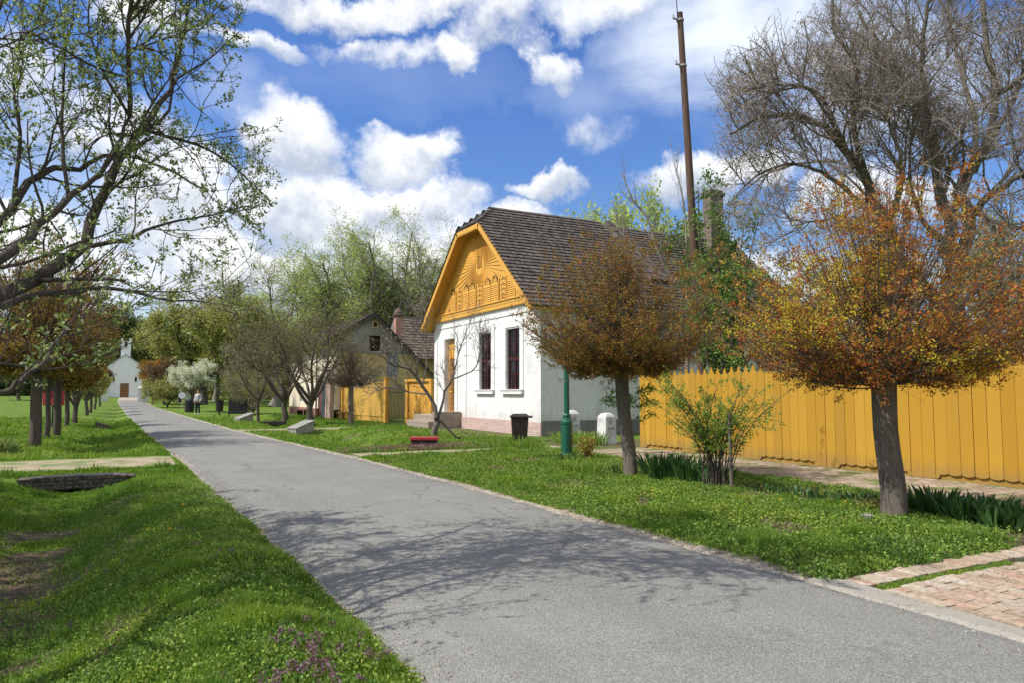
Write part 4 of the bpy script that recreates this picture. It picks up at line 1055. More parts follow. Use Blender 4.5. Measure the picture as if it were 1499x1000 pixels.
LF_ROW = rmat('reddish_spring_leaf', [(0.206, 0.085, 0.031), (0.294, 0.152, 0.039), (0.251, 0.186, 0.045), (0.177, 0.204, 0.045), (0.353, 0.186, 0.045)], .7, .25)
LF_ROSE = rmat('rose_leaf', [(.12, .20, .03), (.20, .32, .05), (.26, .38, .07), (.16, .26, .04)], .5, .35)
LF_GREEN = rmat('fresh_green_leaf', [(0.081, 0.149, 0.036), (0.126, 0.216, 0.045), (0.198, 0.297, 0.063), (0.108, 0.176, 0.054)], .5, .3)
LF_WILLOW = rmat('willow_leaf', [(0.254, 0.34, 0.089), (0.391, 0.483, 0.133), (0.529, 0.607, 0.199), (0.334, 0.412, 0.133), (0.196, 0.268, 0.089)], .7, .35)
LF_WILLOW2 = rmat('willow_pale_leaf', [(0.305, 0.344, 0.116), (0.431, 0.482, 0.164), (0.538, 0.567, 0.23), (0.341, 0.378, 0.164)], .7, .35)
LF_YELG = rmat('yellow_green_leaf', [(0.195, 0.21, 0.066), (0.299, 0.309, 0.088), (0.39, 0.395, 0.133), (0.234, 0.222, 0.088)], .7, .3)
LF_OLIVE = rmat('olive_leaf', [(0.144, 0.16, 0.048), (0.224, 0.224, 0.064), (0.288, 0.272, 0.096), (0.176, 0.16, 0.064)], .7, .3)
LF_DKG = rmat('dark_green_leaf', [(0.075, 0.112, 0.038), (0.112, 0.165, 0.045), (0.165, 0.21, 0.06), (0.09, 0.105, 0.045)], .7, .2)
LF_WHITE = rmat('white_blossom', [(.62, .64, .55), (.72, .73, .66), (.50, .55, .40), (.78, .78, .74), (.32, .38, .2)], .6, .3)
LF_PALE = rmat('pale_blossom', [(.30, .27, .20), (.20, .19, .09), (.45, .42, .35), (.16, .16, .06)], .7, .3)
LF_ORANGE = rmat('orange_leaf', [(.30, .14, .03), (.38, .20, .04), (.26, .15, .04), (.36, .24, .06)], .7, .3)
LF_BROWN = rmat('brown_bud', [(.14, .09, .06), (.20, .13, .08), (.12, .07, .05), (.17, .14, .06)], .8, .2)
LF_IRIS = rmat('iris_blade', [(.025, .07, .018), (.04, .10, .025), (.055, .13, .035), (.09, .17, .05)], .45, .2, spec=.4)
LF_GRASS = rmat('grass_blade', [(0.022, 0.062, 0.01), (0.05, 0.125, 0.016), (0.085, 0.19, 0.022), (0.15, 0.27, 0.035), (0.07, 0.16, 0.018), (0.21, 0.33, 0.06), (0.11, 0.23, 0.03), (0.3, 0.34, 0.12)], .55, .35, spec=.3, noise_scale=1.1)
LF_WEED = rmat('weed_leaf', [(0.03, 0.08, 0.015), (0.09, 0.2, 0.03), (0.2, 0.33, 0.055), (0.05, 0.12, 0.02), (0.3, 0.4, 0.1), (0.13, 0.26, 0.04), (0.17, 0.2, 0.08)], .6, .3, noise_scale=.8)
LF_DRY = rmat('dry_stalk', [(.30, .24, .15), (.20, .15, .09), (.40, .33, .22), (.14, .10, .06)], .9, .1)
LF_PURP = rmat('purple_flower', [(0.198, 0.11, 0.165), (0.288, 0.187, 0.225), (0.153, 0.077, 0.098), (0.234, 0.132, 0.15)], .7, .3)
LF_DAND = rmat('dandelion_flower', [(.75, .48, .02), (.80, .60, .03)], .7, .2)
BARKA = nmat('apple_bark', (.035, .028, .022), (.10, .082, .066), 6, .95, .02, c3=(.06, .05, .04))
def gzf(x, y): return float(gz(np.array([float(x)]), np.array([float(y)]))[0])
def L1(p, r): return p[None], r[None]
def stackL(ls):
    K = max(p.shape[0] for p, r in ls); P, R = [], []
    for p, r in ls:
        q, s = resample(p, r, K); P.append(q); R.append(s)
    return np.stack(P), np.stack(R)

# ---------------------------------------------------------------- the old apple tree at the left
def px(x, y, d): return at_depth(x, y, d)
AK = 1.2
def pa(x, y, d): return at_depth(x, y, d * AK)
AP = Plant(7); base = np.array([-2.3, 6.0, gzf(-2.3, 6.0) - .08])
root = empty('apple_tree', tuple(base), 0, 'gnarled apple tree with small opening leaves arching over the near lawn', 'tree')
fork = pa(-230, 500, 5.1)
mains = []
tr, rr_ = AP.limb([base, base + [.05, .05, .7], base + [.0, .1, 1.3], fork], .17, .12, 12, 12)
A = [fork, pa(-60, 470, 5.3), pa(40, 412, 5.5), pa(110, 370, 5.6), pa(148, 295, 5.7), pa(175, 235, 5.75), pa(205, 188, 5.8), pa(240, 140, 5.9), pa(262, 80, 6.0), pa(272, 10, 6.1)]
mains.append(AP.limb(A, .064, .012, 26, 9))
mains.append(AP.limb([pa(205, 188, 5.8), pa(245, 200, 5.9), pa(300, 215, 6.1), pa(345, 245, 6.3), pa(392, 290, 6.5)], 0.0180, .005, 14, 6))
mains.append(AP.limb([fork, pa(-90, 430, 4.9), pa(0, 382, 5.0), pa(50, 335, 5.2), pa(95, 290, 5.4), pa(160, 235, 5.6), pa(190, 170, 5.8)], 0.0492, .012, 20, 8))
mains.append(AP.limb([fork, pa(-120, 400, 5.6), pa(0, 325, 6.0), pa(40, 270, 6.2), pa(75, 246, 6.3), pa(118, 246, 6.4), pa(165, 225, 6.6), pa(240, 245, 6.9), pa(300, 275, 7.1)], 0.0451, .009, 22, 8))
mains.append(AP.limb([fork, pa(-80, 480, 5.0), pa(0, 447, 5.1), pa(55, 428, 5.2), pa(115, 425, 5.4), pa(170, 420, 5.5), pa(235, 436, 5.7), pa(300, 440, 5.9)], 0.0369, .006, 20, 8))
mains.append(AP.limb([pa(118, 362, 5.6), pa(180, 352, 5.6), pa(215, 335, 5.7), pa(260, 322, 5.8), pa(320, 312, 6.0), pa(365, 300, 6.1)], 0.0213, .005, 14, 6))
mains.append(AP.limb([pa(200, 195, 5.8), pa(246, 165, 5.9), pa(255, 120, 6.0), pa(300, 90, 6.1), pa(350, 45, 6.3)], 0.0164, .005, 12, 6))
mains.append(AP.limb([pa(20, 300, 6.1), pa(30, 200, 6.3), pa(20, 110, 6.4), pa(60, 20, 6.5)], 0.0213, .006, 12, 6))
mains.append(AP.limb([pa(100, 285, 5.4), pa(90, 190, 5.5), pa(95, 90, 5.6), pa(85, -20, 5.7)], 0.0180, .005, 12, 6))
mains.append(AP.limb([pa(190, 170, 5.8), pa(150, 100, 5.9), pa(130, 30, 6.0), pa(140, -60, 6.1)], 0.0148, .005, 12, 6))
mains.append(AP.limb([fork, pa(-120, 560, 4.4), pa(0, 577, 4.1), pa(25, 558, 4.1), pa(60, 535, 4.2), pa(80, 500, 4.3), pa(105, 475, 4.4)], 0.0246, .005, 18, 7))
mains.append(AP.limb([pa(-60, 540, 4.6), pa(0, 533, 4.6), pa(70, 541, 4.7), pa(130, 530, 4.8), pa(180, 510, 4.9)], 0.0131, .004, 14, 6))
mains.append(AP.limb([fork, pa(-200, 250, 5.5), pa(-140, 60, 5.8), pa(-80, -200, 6.1)], 0.0574, .012, 16, 7))
mains.append(AP.limb([fork, pa(-150, 200, 4.9), pa(-30, 60, 5.3), pa(60, -120, 5.6)], 0.0410, .012, 16, 7))
mains.append(AP.limb([pa(262, 80, 6.0), pa(275, -60, 6.1), pa(330, -150, 6.3)], 0.0115, .004, 12, 6))
mains.append(AP.limb([pa(190, 170, 5.8), pa(190, 20, 5.4), pa(230, -120, 5.0), pa(290, -260, 4.7)], 0.0246, .008, 14, 6))
mains.append(AP.limb([pa(190, 20, 5.4), pa(290, -110, 4.9), pa(400, -190, 4.7), pa(520, -230, 4.6)], 0.0164, .005, 12, 6))
mains.append(AP.limb([pa(60, -120, 5.6), pa(140, -260, 5.2), pa(260, -420, 4.8)], 0.0164, .006, 12, 6))
mains.append(AP.limb([pa(60, 20, 6.5), pa(110, -110, 6.6), pa(210, -230, 6.6)], 0.0148, .006, 12, 6))
M_ = stackL(mains)
def pix(p):
    c, s_ = math.cos(YAW), math.sin(YAW); z = p[:, 2] - EYE; f = p[:, 0] * s_ + p[:, 1] * c; x = p[:, 0] * c - p[:, 1] * s_
    d = np.maximum(.05, f * math.cos(PITCH) + z * math.sin(PITCH)); u = -f * math.sin(PITCH) + z * math.cos(PITCH)
    return CX + F * x / d, CY - F * u / d
def prune(p, rs):      # the crown was pruned on the road side and thinned below
    a, b = pix(p); lim = np.where(b < 170, 368, 412); lim = np.where(b < -25, 640, lim)
    k = a < lim
    low = (b > 455) & (rs.uniform(0, 1, len(a)) < .70); k &= ~(low & (a > 60))
    k &= ~((b > 300) & (a < 260) & (rs.uniform(0, 1, len(a)) < .22)); k &= ~((b > 470) & (a > 118)); return k
b1 = AP.sprout(M_, 12, 1.05, 48, .42, K=8, sides=5, tmin=.22, up=.10, wob=.16, droop=-.06, rmin=.0045, keep=prune)
b2 = AP.sprout(b1, 5, .55, 45, .55, K=6, sides=4, tmin=.15, up=.02, wob=.16, rmin=.0028, keep=prune)
b3 = AP.sprout(b2, 3, .24, 45, .6, K=4, sides=3, tmin=.15, up=.05, wob=.2, rmin=.0018, keep=prune)
tp_ = AP.sprout(stackL(mains[-5:]), 16, 1.2, 50, .5, K=8, sides=5, tmin=.15, up=-.05, wob=.16, rmin=.010, keep=prune)
tp2 = AP.sprout(tp_, 7, .6, 45, .6, K=6, sides=4, tmin=.1, wob=.16, rmin=.006, keep=prune)
sp = AP.sprout(M_, 26, .16, 60, .12, K=3, sides=3, tmin=.35, up=.2, rmin=.0022)
dr = AP.sprout(stackL(mains[:3] + mains[5:7]), 5, .8, 60, .3, K=8, sides=4, tmin=.5, up=-.4, droop=.25, rmin=.003, keep=prune)
def keep(c, fn): return c[fn(c)]
C = np.concatenate([AP.leaves_on(tp2, 5, .01, .1)[0], AP.leaves_on(b3, 1.1, .004, .1)[0], AP.leaves_on(b2, 1.4, .004, .1)[0], AP.leaves_on(sp, .9, .004, .6)[0], AP.leaves_on(dr, 4, .004, .1)[0], AP.leaves_on(b1, 1.4, .004, .3)[0]])
C = AP.clusters(C, 6, .013)
AP.bark('trunk', BARKA, None); tk = COL.objects[-1] if False else bpy.context.scene.objects['trunk']; put(tk, root)
lf = leafmesh('crown', C, .034, LF_APPLE, None, AP.rs, .5, up=.3); put(lf, root)
print('apple twigs', len(b3[0]), 'leaves', len(C))

def finish(pl, name_root, barkmat, crowns):
    """bark mesh and crown meshes under the tree's empty (all built in world coordinates)"""
    put(pl.bark('trunk', barkmat, None), name_root)
    for nm, C, size, mat, kw in crowns: put(leafmesh(nm, C, size, mat, None, pl.rs, **kw), name_root)

# ---------------------------------------------------------------- globe maples on the right verge
def globe_maple(x, y, seed, trunk_h, rt, RX_, RZ_up, RZ_dn, shoots, leafsets, lean=(0, 0), label='', cat='tree', group=None, twig=.006, nm='globe_maple', bark=BARKM, upness=.35, sub=6, bmat=None):
    pl = Plant(seed); z0 = gzf(x, y)
    root = empty(nm, (x, y, z0), 0, label, cat, group)
    b = np.array([x, y, z0 - .05]); top = b + [lean[0], lean[1], trunk_h + .05]
    fl = [b, b + (top - b) * .04 + [0, 0, .02], b + (top - b) * .25 + [.02, 0, 0], b + (top - b) * .6 + [-.01, .02, 0], b + (top - b) * .95, top + [0, 0, .12]]
    p, r = resample(fl, [rt * 1.22, rt * 1.08, rt, rt * .96, rt * 1.0, rt * .75], 14)
    pl.lines.append((p[None], r[None], 14))
    rs = pl.rs; m = shoots
    # shoots radiate out of the pollard head
    th = rs.uniform(0, 2 * PI, m); cz_ = np.sin(np.radians(np.where(rs.uniform(0, 1, m) < .42, rs.uniform(-8, 26, m), rs.uniform(10, 90, m))))
    d = np.stack([np.cos(th) * np.sqrt(np.maximum(0, 1 - cz_ ** 2)), np.sin(th) * np.sqrt(np.maximum(0, 1 - cz_ ** 2)), cz_], 1)
    hh_, bb_ = RZ_up * .455, RZ_up * .545      # the head sits near the bottom of the globe
    A_ = (d[:, 0] ** 2 + d[:, 1] ** 2) / RX_ ** 2 + d[:, 2] ** 2 / bb_ ** 2; B_ = -2 * d[:, 2] * hh_ / bb_ ** 2; C_ = (hh_ / bb_) ** 2 - 1
    Rr = (-B_ + np.sqrt(B_ ** 2 - 4 * A_ * C_)) / (2 * A_)
    Rr = Rr * (.93 + .14 * vnoise(th * 1.2, cz_ * 2, 1.3, seed)) * (1 + .11 * np.sin(2 * np.arcsin(np.clip(cz_, 0, 1))))      # broad shoulders
    Ls = Rr * np.where(rs.uniform(0, 1, m) < .65, rs.uniform(.84, 1.03, m), rs.uniform(.55, .9, m))
    K = 9; s_ = np.linspace(0, 1, K)[None, :, None]
    st = top + rs.normal(0, .07, (m, 3)) * [1, 1, .9]
    end = top + d * Ls[:, None]
    bow = np.zeros((m, 3)); bow[:, 2] = -.11 * Ls * (1 - np.abs(d[:, 2])) * (d[:, 2] > .1)
    P = st[:, None] * (1 - s_) + end[:, None] * s_ + bow[:, None] * (4 * s_ * (1 - s_)) + np.cumsum(rs.normal(0, .016, (m, K, 3)), 1) * np.linspace(0, 1, K)[None, :, None]
    R = (np.linspace(1, .22, K)[None]) * (twig * 1.9 * rs.uniform(.6, 1.3, (m, 1))); R[:, 0] *= 1.6
    pl.lines.append((P, R, 4)); S = (P, R)
    thick = max(8, m // 22)
    P2, R2 = P[:thick, :6].copy(), R[:thick, :6] * 2.6; pl.lines.append((P2, R2, 5))
    b1 = pl.sprout(S, sub, .45 * RX_ / 2, 28, .6, K=5, sides=3, tmin=.25, tmax=.95, up=.12, wob=.07, rmin=twig * .42)
    b2 = pl.sprout(b1, 2.0, .2 * RX_ / 2, 30, .7, K=3, sides=3, tmin=.2, up=.15, wob=.1, rmin=twig * .33)
    crowns = []
    for (per_s, per1, per2, k, spread, size, mat, asp, cond, cname) in leafsets:
        cs_ = []
        if per_s: cs_.append(pl.leaves_on(S, per_s, .01, .55)[0])
        if per1: cs_.append(pl.leaves_on(b1, per1, .01, .3)[0])
        if per2: cs_.append(pl.leaves_on(b2, per2, .01, .3)[0])
        c = np.concatenate(cs_)
        if cond is not None: c = c[cond(c, top, rs)]
        c = pl.clusters(c, k, spread)
        crowns.append((cname, c, size, mat, dict(aspect=asp, up=-.1)))
    finish(pl, root, bmat or bark, crowns)
    return root
def upsun(c, top, rs):      # flowers sit on the outer shoots
    v = c - top; q = vnoise(c[:, 1] * 1.0, c[:, 2] * 1.0, 1.9, 4)
    return (np.linalg.norm(v, axis=1) > .9) & (rs.uniform(0, 1, len(c)) < np.clip((q - .42) * 2.6, 0.03, 1))
g1 = globe_maple(8.48, 5.88, 21, 1.80, .150, 2.18, 2.24, .75, 620,
    [(2, .6, .75, 6, .022, .036, LF_MAPLE, .6, None, 'crown'), (1.6, .5, .25, 19, .034, .022, LF_MAPFL, .8, upsun, 'blossom')], lean=(-.06, .04),
    label='large globe maple with red buds and yellow flowers near the brick apron', twig=.0052, group='globe maples on the verge')
g2 = globe_maple(8.40, 11.15, 22, 2.08, .128, 1.98, 2.50, .62, 640,
    [(2, .7, 1.0, 6, .024, .038, LF_MAPLE2, .6, None, 'crown'), (1, .12, .05, 6, .03, .03, LF_MAPLE, .7, None, 'buds')], lean=(-.10, .14),
    label='globe maple with dense reddish green crown standing by the green lamp post', twig=.0055, group='globe maples on the verge', bmat=BARKM)
g3 = globe_maple(9.72, 35.6, 23, 2.0, .13, 1.6, 1.9, .5, 260, [(1, .5, .3, 2, .03, .07, LF_BROWN, .6, None, 'crown')], label='almost leafless globe maple before the ochre board fence', twig=.009, group='globe maples on the verge', sub=4)

# maple at the far right edge, half out of the picture
ex, ey = 8.75, 2.15
g4 = globe_maple(ex, ey, 24, 1.85, .16, 2.1, 2.4, .6, 330,
    [(2, .9, .9, 4, .028, .05, LF_MAPLE, .6, None, 'crown'), (1, .25, .12, 11, .03, .02, LF_MAPFL, .8, upsun, 'blossom')], label='globe maple at the right edge with only crown twigs in view', twig=.0055, group='globe maples on the verge', sub=5)

# ---------------------------------------------------------------- generic trees
def branchy(x, y, seed, H, spread, trunk_h, rt, nm='tree', label='', cat='tree', group=None, bark=BARK, leaf=None, nl=6, l1=9, l2=6, l3=4, leafk=3, lsize=.1, lper=2.0, lsp=.12, upl=.55, z0=None, forkvar=.35, droop=0.0, tmin1=.25, asp=.6, lsp_up=0.0, twigr=1.0, dirs=None, cname='crown', lenf=1.0, lean=(0, 0), leaf2=None, sides=8, build=True):
    pl = Plant(seed); rs = pl.rs; z0 = gzf(x, y) if z0 is None else z0
    root = empty(nm, (x, y, z0), 0, label, cat, group)
    b = np.array([x, y, z0 - .1]); top = b + [lean[0], lean[1], trunk_h + .1]
    p, r = resample([b, b + (top - b) * .3 + rs.normal(0, rt * .3, 3) * [1, 1, 0], b + (top - b) * .7 + rs.normal(0, rt * .4, 3) * [1, 1, 0], top], [rt * 1.3, rt, rt * .92, rt * .85], 10)
    pl.lines.append((p[None], r[None], 10))
    ls = []
    for k in range(nl):
        a = 2 * PI * (k + rs.uniform(-forkvar, forkvar)) / nl; e = rs.uniform(.35, 1.0) if k else 1.25
        rad = spread * math.cos(e * .95) * rs.uniform(.8, 1.05); hh = (H - trunk_h) * (.45 + .55 * math.sin(min(1.4, e + .2))) * rs.uniform(.85, 1)
        st = p[-1 - rs.randint(0, 3)]
        pts = [st]
        for f in (.25, .5, .75, 1):
            q = np.array([math.cos(a) * rad * f ** (upl), math.sin(a) * rad * f ** (upl), hh * f]) + rs.normal(0, .06, 3) * spread * f
            pts.append(st + q)
        pr = resample(pts, np.linspace(rt * .55, rt * .1, 5), 16); pl.lines.append((pr[0][None], pr[1][None], sides)); ls.append(pr)
    M_ = stackL(ls)
    b1 = pl.sprout(M_, l1, spread * .62 * lenf, 48, .5, K=8, sides=5, tmin=tmin1, up=.12, wob=.15, droop=droop, rmin=.008 * twigr)
    b2 = pl.sprout(b1, l2, spread * .30 * lenf, 45, .55, K=6, sides=4, tmin=.2, up=.05, wob=.15, droop=droop * 1.5, rmin=.006 * twigr)
    b3 = pl.sprout(b2, l3, spread * .15 * lenf, 42, .6, K=4, sides=3, tmin=.15, up=.05, wob=.15, droop=droop * 2, rmin=.004 * twigr)
    crowns = []
    if leaf:
        c = np.concatenate([pl.leaves_on(b3, lper, lsp * .5, .1)[0], pl.leaves_on(b2, lper * .8, lsp * .5, .3)[0]])
        c = pl.clusters(c, leafk, lsp); crowns.append((cname, c, lsize, leaf, dict(aspect=asp, up=lsp_up)))
        if leaf2: 
            c = pl.clusters(pl.leaves_on(b3, lper * .4, lsp * .5, .1)[0], leafk, lsp); crowns.append(('blossom', c, lsize, leaf2, dict(aspect=asp, up=lsp_up)))
    finish(pl, root, bark, crowns)
    return root, pl, (b1, b2, b3)

# ---------------------------------------------------------------- big bare tree behind the fence
BT = Plant(31); bx, by = 21.3, 12.3
bx, by = col_at(1392, 23.0)
root = empty('bare_tree', (bx, by, 0), 0, 'huge bare tree with spreading grey limbs behind the ochre fence', 'tree')
base = np.array([bx, by, -.1]); f1 = px(1388, 440, 23)
mm = []
BT.limb([base, base + [0, 0, 1.2], f1], .50, .42, 10, 14)
def bl(pts, r0, r1, sd=8):
    q = BT.limb([px(*a) for a in pts], r0, r1, 22, sd); mm.append(q); return q
bl([(1385, 450, 23), (1330, 395, 22.6), (1298, 330, 22), (1272, 272, 21.5), (1235, 220, 21), (1190, 178, 20.5), (1130, 170, 20), (1068, 195, 19.5)], 0.194, .03)
bl([(1388, 450, 23), (1392, 350, 23), (1378, 285, 23), (1368, 220, 23), (1345, 150, 23), (1300, 90, 22.6), (1255, 20, 22)], 0.202, .04)
bl([(1392, 440, 23), (1420, 320, 23.4), (1405, 270, 23.6), (1440, 225, 23.8), (1458, 140, 24), (1440, 20, 24), (1450, -100, 24)], 0.187, .05)
bl([(1395, 400, 23), (1425, 315, 22.4), (1475, 268, 21.8), (1540, 235, 21), (1620, 180, 20)], 0.115, .04)
bl([(1272, 272, 21.5), (1250, 190, 21), (1255, 110, 20.6), (1222, 40, 20), (1215, -50, 19.7)], 0.086, .03)
bl([(1298, 330, 22), (1250, 250, 23), (1200, 235, 24), (1130, 250, 24.6), (1075, 290, 25)], 0.065, .02)
bl([(1368, 220, 23), (1330, 180, 24.5), (1290, 160, 26), (1220, 150, 27)], 0.072, .02)
bl([(1440, 225, 23.8), (1490, 130, 25), (1520, 20, 26)], 0.094, .03)
bl([(1390, 330, 23), (1430, 200, 26), (1400, 80, 28), (1380, -60, 29)], 0.108, .04)
bl([(1378, 285, 23), (1350, 90, 21.5), (1370, -40, 21)], 0.086, .03)
bl([(1330, 395, 22.6), (1290, 350, 24), (1220, 320, 25.5), (1160, 330, 26.5)], 0.058, .02)
bl([(1240, 225, 21), (1190, 135, 19.5), (1140, 125, 18.5), (1095, 130, 18)], 0.050, .015)
bl([(1458, 140, 24), (1560, 60, 23), (1640, -60, 23)], 0.086, .03)
bl([(1262, 300, 21.5), (1220, 262, 21), (1165, 240, 20.5), (1110, 255, 20), (1065, 300, 19.6)], .07, .015)
bl([(1250, 245, 21), (1200, 140, 21), (1150, 130, 20.5), (1105, 150, 20)], .07, .015)
bl([(1300, 330, 22), (1320, 250, 20.5), (1300, 180, 20), (1240, 120, 19.5)], .08, .02)
bl([(1395, 360, 23), (1350, 320, 22), (1330, 240, 21.5), (1345, 170, 21)], .08, .02)
bl([(1405, 300, 23.4), (1470, 330, 22), (1520, 330, 21)], .07, .02)
Mx = stackL(mm)
nb = len(BT.lines)
def outline(p, rs):
    a, b = pix(p); j = rs.normal(0, 22, len(a)); return (a > 1022 + np.abs(j)) & ((a > 1235) | (b + j > 82 - (a - 1060) * .62))
c1 = BT.sprout(Mx, 17, 2.5, 50, .36, K=10, sides=5, tmin=.25, up=.22, wob=.13, droop=.02, rmin=.020, keep=outline)
c2 = BT.sprout(c1, 7, 1.35, 46, .5, K=7, sides=4, tmin=.15, up=.12, wob=.14, droop=.05, rmin=.013, keep=outline)
c3 = BT.sprout(c2, 6, .75, 42, .6, K=5, sides=3, tmin=.1, up=.08, wob=.12, rmin=.0075, keep=outline)
c4_ = BT.sprout(c3, 1, .42, 40, .7, K=3, sides=3, tmin=.1, up=.1, wob=.1, rmin=.007, keep=outline)
print('bare twigs', len(c3[0]), len(c4_[0]))
put(BT.bark('trunk', BARKL, None, 0, nb + 1), root); put(BT.bark('twigs', nmat('pale_twig', (.11, .095, .08), (.36, .315, .27), 1.6, .9, .01, c3=(.22, .19, .16)), None, nb + 1), root)
Cb = BT.clusters(BT.leaves_on(c3, 1.2, .02, .3)[0], 2, .03); put(leafmesh('buds', Cb, .05, LF_BROWN, None, BT.rs), root)

# ---------------------------------------------------------------- leaning peach tree beside the stoop, with its prop
PT = Plant(41); bx, by = 9.05, 22.9; zb = gzf(bx, by); root = empty('peach_tree', (bx, by, zb), 0, 'small leaning bare tree with pruned limbs on a grass mound before the white house', 'tree')
d0 = math.hypot(bx, by)
def q_(x, y, dd=0): return px(x, y, d0 + dd)
bs = np.array([bx, by, zb - .05]); f_ = q_(641, 612)
PT.limb([bs, (bs + f_) / 2, f_], .115, .09, 8, 10)
pm = [PT.limb([f_, q_(634, 590), q_(618, 565), q_(600, 542, -.3), q_(575, 535, -.5), q_(555, 520, -.6)], .07, .02, 14, 7),
      PT.limb([f_, q_(648, 590, .2), q_(652, 570, .3), q_(663, 553, .4), q_(670, 520, .5), q_(684, 480, .5)], .05, .014, 12, 7),
      PT.limb([q_(628, 578), q_(600, 575, .3), q_(578, 568, .5), q_(555, 572, .6)], .035, .012, 10, 6),
      PT.limb([q_(618, 565), q_(625, 530, .3), q_(618, 490, .5), q_(608, 460, .6)], .035, .012, 10, 6),
      PT.limb([q_(660, 556, .3), q_(690, 545, .1), q_(702, 525, 0), q_(706, 490, -.1)], .03, .010, 10, 6)]
Mp = stackL(pm)
e1 = PT.sprout(Mp, 12, 1.5, 48, .45, K=9, sides=4, tmin=.3, up=.35, wob=.08, droop=-.1, rmin=.011)
e2 = PT.sprout(e1, 6, .65, 42, .6, K=5, sides=3, tmin=.15, up=.1, wob=.14, rmin=.008)
put(PT.bark('trunk', nmat('peach_bark', (.06, .048, .04), (.17, .14, .12), 3, .9, .01, c3=(.10, .083, .07)), None), root)
Cb = PT.clusters(PT.leaves_on(e2, 2.2, .02, .2)[0], 2, .03); put(leafmesh('crown', Cb, .05, rmat('silver_bud', [(.35, .30, .28), (.25, .20, .18), (.42, .36, .34), (.20, .16, .12)], .8), None, PT.rs), root)
pr_, _ = None, None
p0 = q_(642, 614, -.05); p1 = at_depth(670, 642, 24.2); p1[2] = gzf(p1[0], p1[1]) + .02
mb = MB(); mb.cyl(p0, p1, .035, .03, n=8); mb.box((p1[0] - .09, p1[1] - .09, p1[2] - .06), (p1[0] + .09, p1[1] + .09, p1[2] + .06))
tag(mb.build('prop_stick', nmat('dark_old_wood', (.04, .035, .03), (.07, .06, .05), 6, .8, .004), smooth=False), 'dark wooden prop leaning against the small bare tree', 'prop')

# ---------------------------------------------------------------- fruit trees along the right verge
def fruit(pxx, dist, **k):
    x, y = col_at(pxx, dist); return branchy(x, y, **k)
branchy(8.0, 36.6, 51, 5.6, 2.9, 1.25, .17, 'fruit_tree', 'broad fruit tree with dark forked trunk, nearest the culvert on the right verge', group='fruit trees on the right verge', bark=BARK, leaf=LF_OLIVE, nl=7, l1=11, l2=7, l3=5, leafk=2, lsize=.065, lper=1.1, lsp=.05, upl=.75, twigr=1.3)
branchy(8.0, 43.5, 52, 5.8, 3.0, 1.2, .17, 'fruit_tree', 'dark forked fruit tree with a wide twiggy crown, second from the culvert', group='fruit trees on the right verge', bark=BARK, leaf=LF_OLIVE, nl=7, l1=11, l2=7, l3=5, leafk=2, lsize=.07, lper=1.0, lsp=.06, upl=.8, leaf2=LF_PALE, twigr=1.4)
branchy(6.9, 46.0, 53, 4.6, 2.4, 1.5, .09, 'fruit_tree', 'thin stemmed fruit tree with pale blossom beside the sloped culvert block', group='fruit trees on the right verge', bark=BARK, leaf=LF_PALE, nl=5, l1=9, l2=6, l3=4, leafk=2, lsize=.08, lper=1.2, lsp=.07, upl=.8, twigr=1.4)
x_, y_ = col_at(372, 56); branchy(x_, y_, 54, 2.9, 2.3, .3, .12, 'shrub', 'low spreading brown shrub behind the sloped culvert block', 'shrub', bark=BARKR, leaf=LF_OLIVE, nl=9, l1=9, l2=6, l3=4, leafk=3, lsize=.09, lper=1.2, lsp=.08, upl=.9, twigr=1.6)
x_, y_ = col_at(283, 66); branchy(x_, y_, 55, 4.1, 1.85, 1.3, .12, 'blossom_tree', 'round tree covered in white blossom above the standing visitor', bark=BARK, leaf=LF_WHITE, nl=8, l1=10, l2=6, l3=4, leafk=4, lsize=.11, lper=1.4, lsp=.07, upl=.8, twigr=1.5)
x_, y_ = col_at(246, 84); branchy(x_, y_, 56, 2.6, 2.2, .2, .1, 'shrub', 'rounded yellow green bush beside the round white sign', 'shrub', leaf=LF_YELG, nl=8, l1=9, l2=6, l3=4, leafk=3, lsize=.16, lper=1.4, lsp=.12, upl=.9, twigr=2)
x_, y_ = col_at(224, 104); branchy(x_, y_, 57, 5.2, 2.3, 1.4, .12, 'maple_tree', 'small orange crowned tree near the white gate pillars', leaf=LF_ORANGE, nl=7, l1=9, l2=6, l3=4, leafk=3, lsize=.2, lper=1.3, lsp=.14, upl=.8, twigr=2)
x_, y_ = col_at(240, 100); branchy(x_, y_, 58, 5.0, 2.3, 1.4, .12, 'maple_tree', 'small brownish tree between the orange tree and the white blossom', leaf=LF_BROWN, nl=7, l1=9, l2=6, l3=4, leafk=3, lsize=.2, lper=1.2, lsp=.14, upl=.8, twigr=2)

# ---------------------------------------------------------------- row of maples on the left lawn
def rowtree(x, y, seed, H, spr, th, rt, label, sz=.085, per=1.5, leaf=LF_ROW, shoots=330):
    return globe_maple(x, y, seed, th, rt, spr, H - th, .45, shoots, [(1.5, .8, per * .6, 4, .05, sz, leaf, .65, None, 'crown')], label=label, nm='maple_tree', twig=.010, group='reddish maples in a row on the left lawn', bark=BARK, sub=6)
rowtree(-2.42, 25.4, 61, 6.4, 2.25, 2.35, .155, 'reddish leaved maple with the thickest trunk, nearest of the row on the left lawn')
rowtree(-2.45, 29.3, 62, 6.0, 2.0, 2.4, .085, 'reddish maple with a slim trunk, second in the row on the left lawn')
rowtree(-2.35, 31.6, 63, 6.2, 2.0, 2.5, .135, 'reddish maple with a slightly leaning trunk, third in the row on the left lawn')
rowtree(-2.55, 39.5, 64, 4.4, 1.5, 1.9, .10, 'thin dark trunked maple, fourth in the row on the left lawn', sz=.11)
x_, y_ = -5.2, 27.0; 
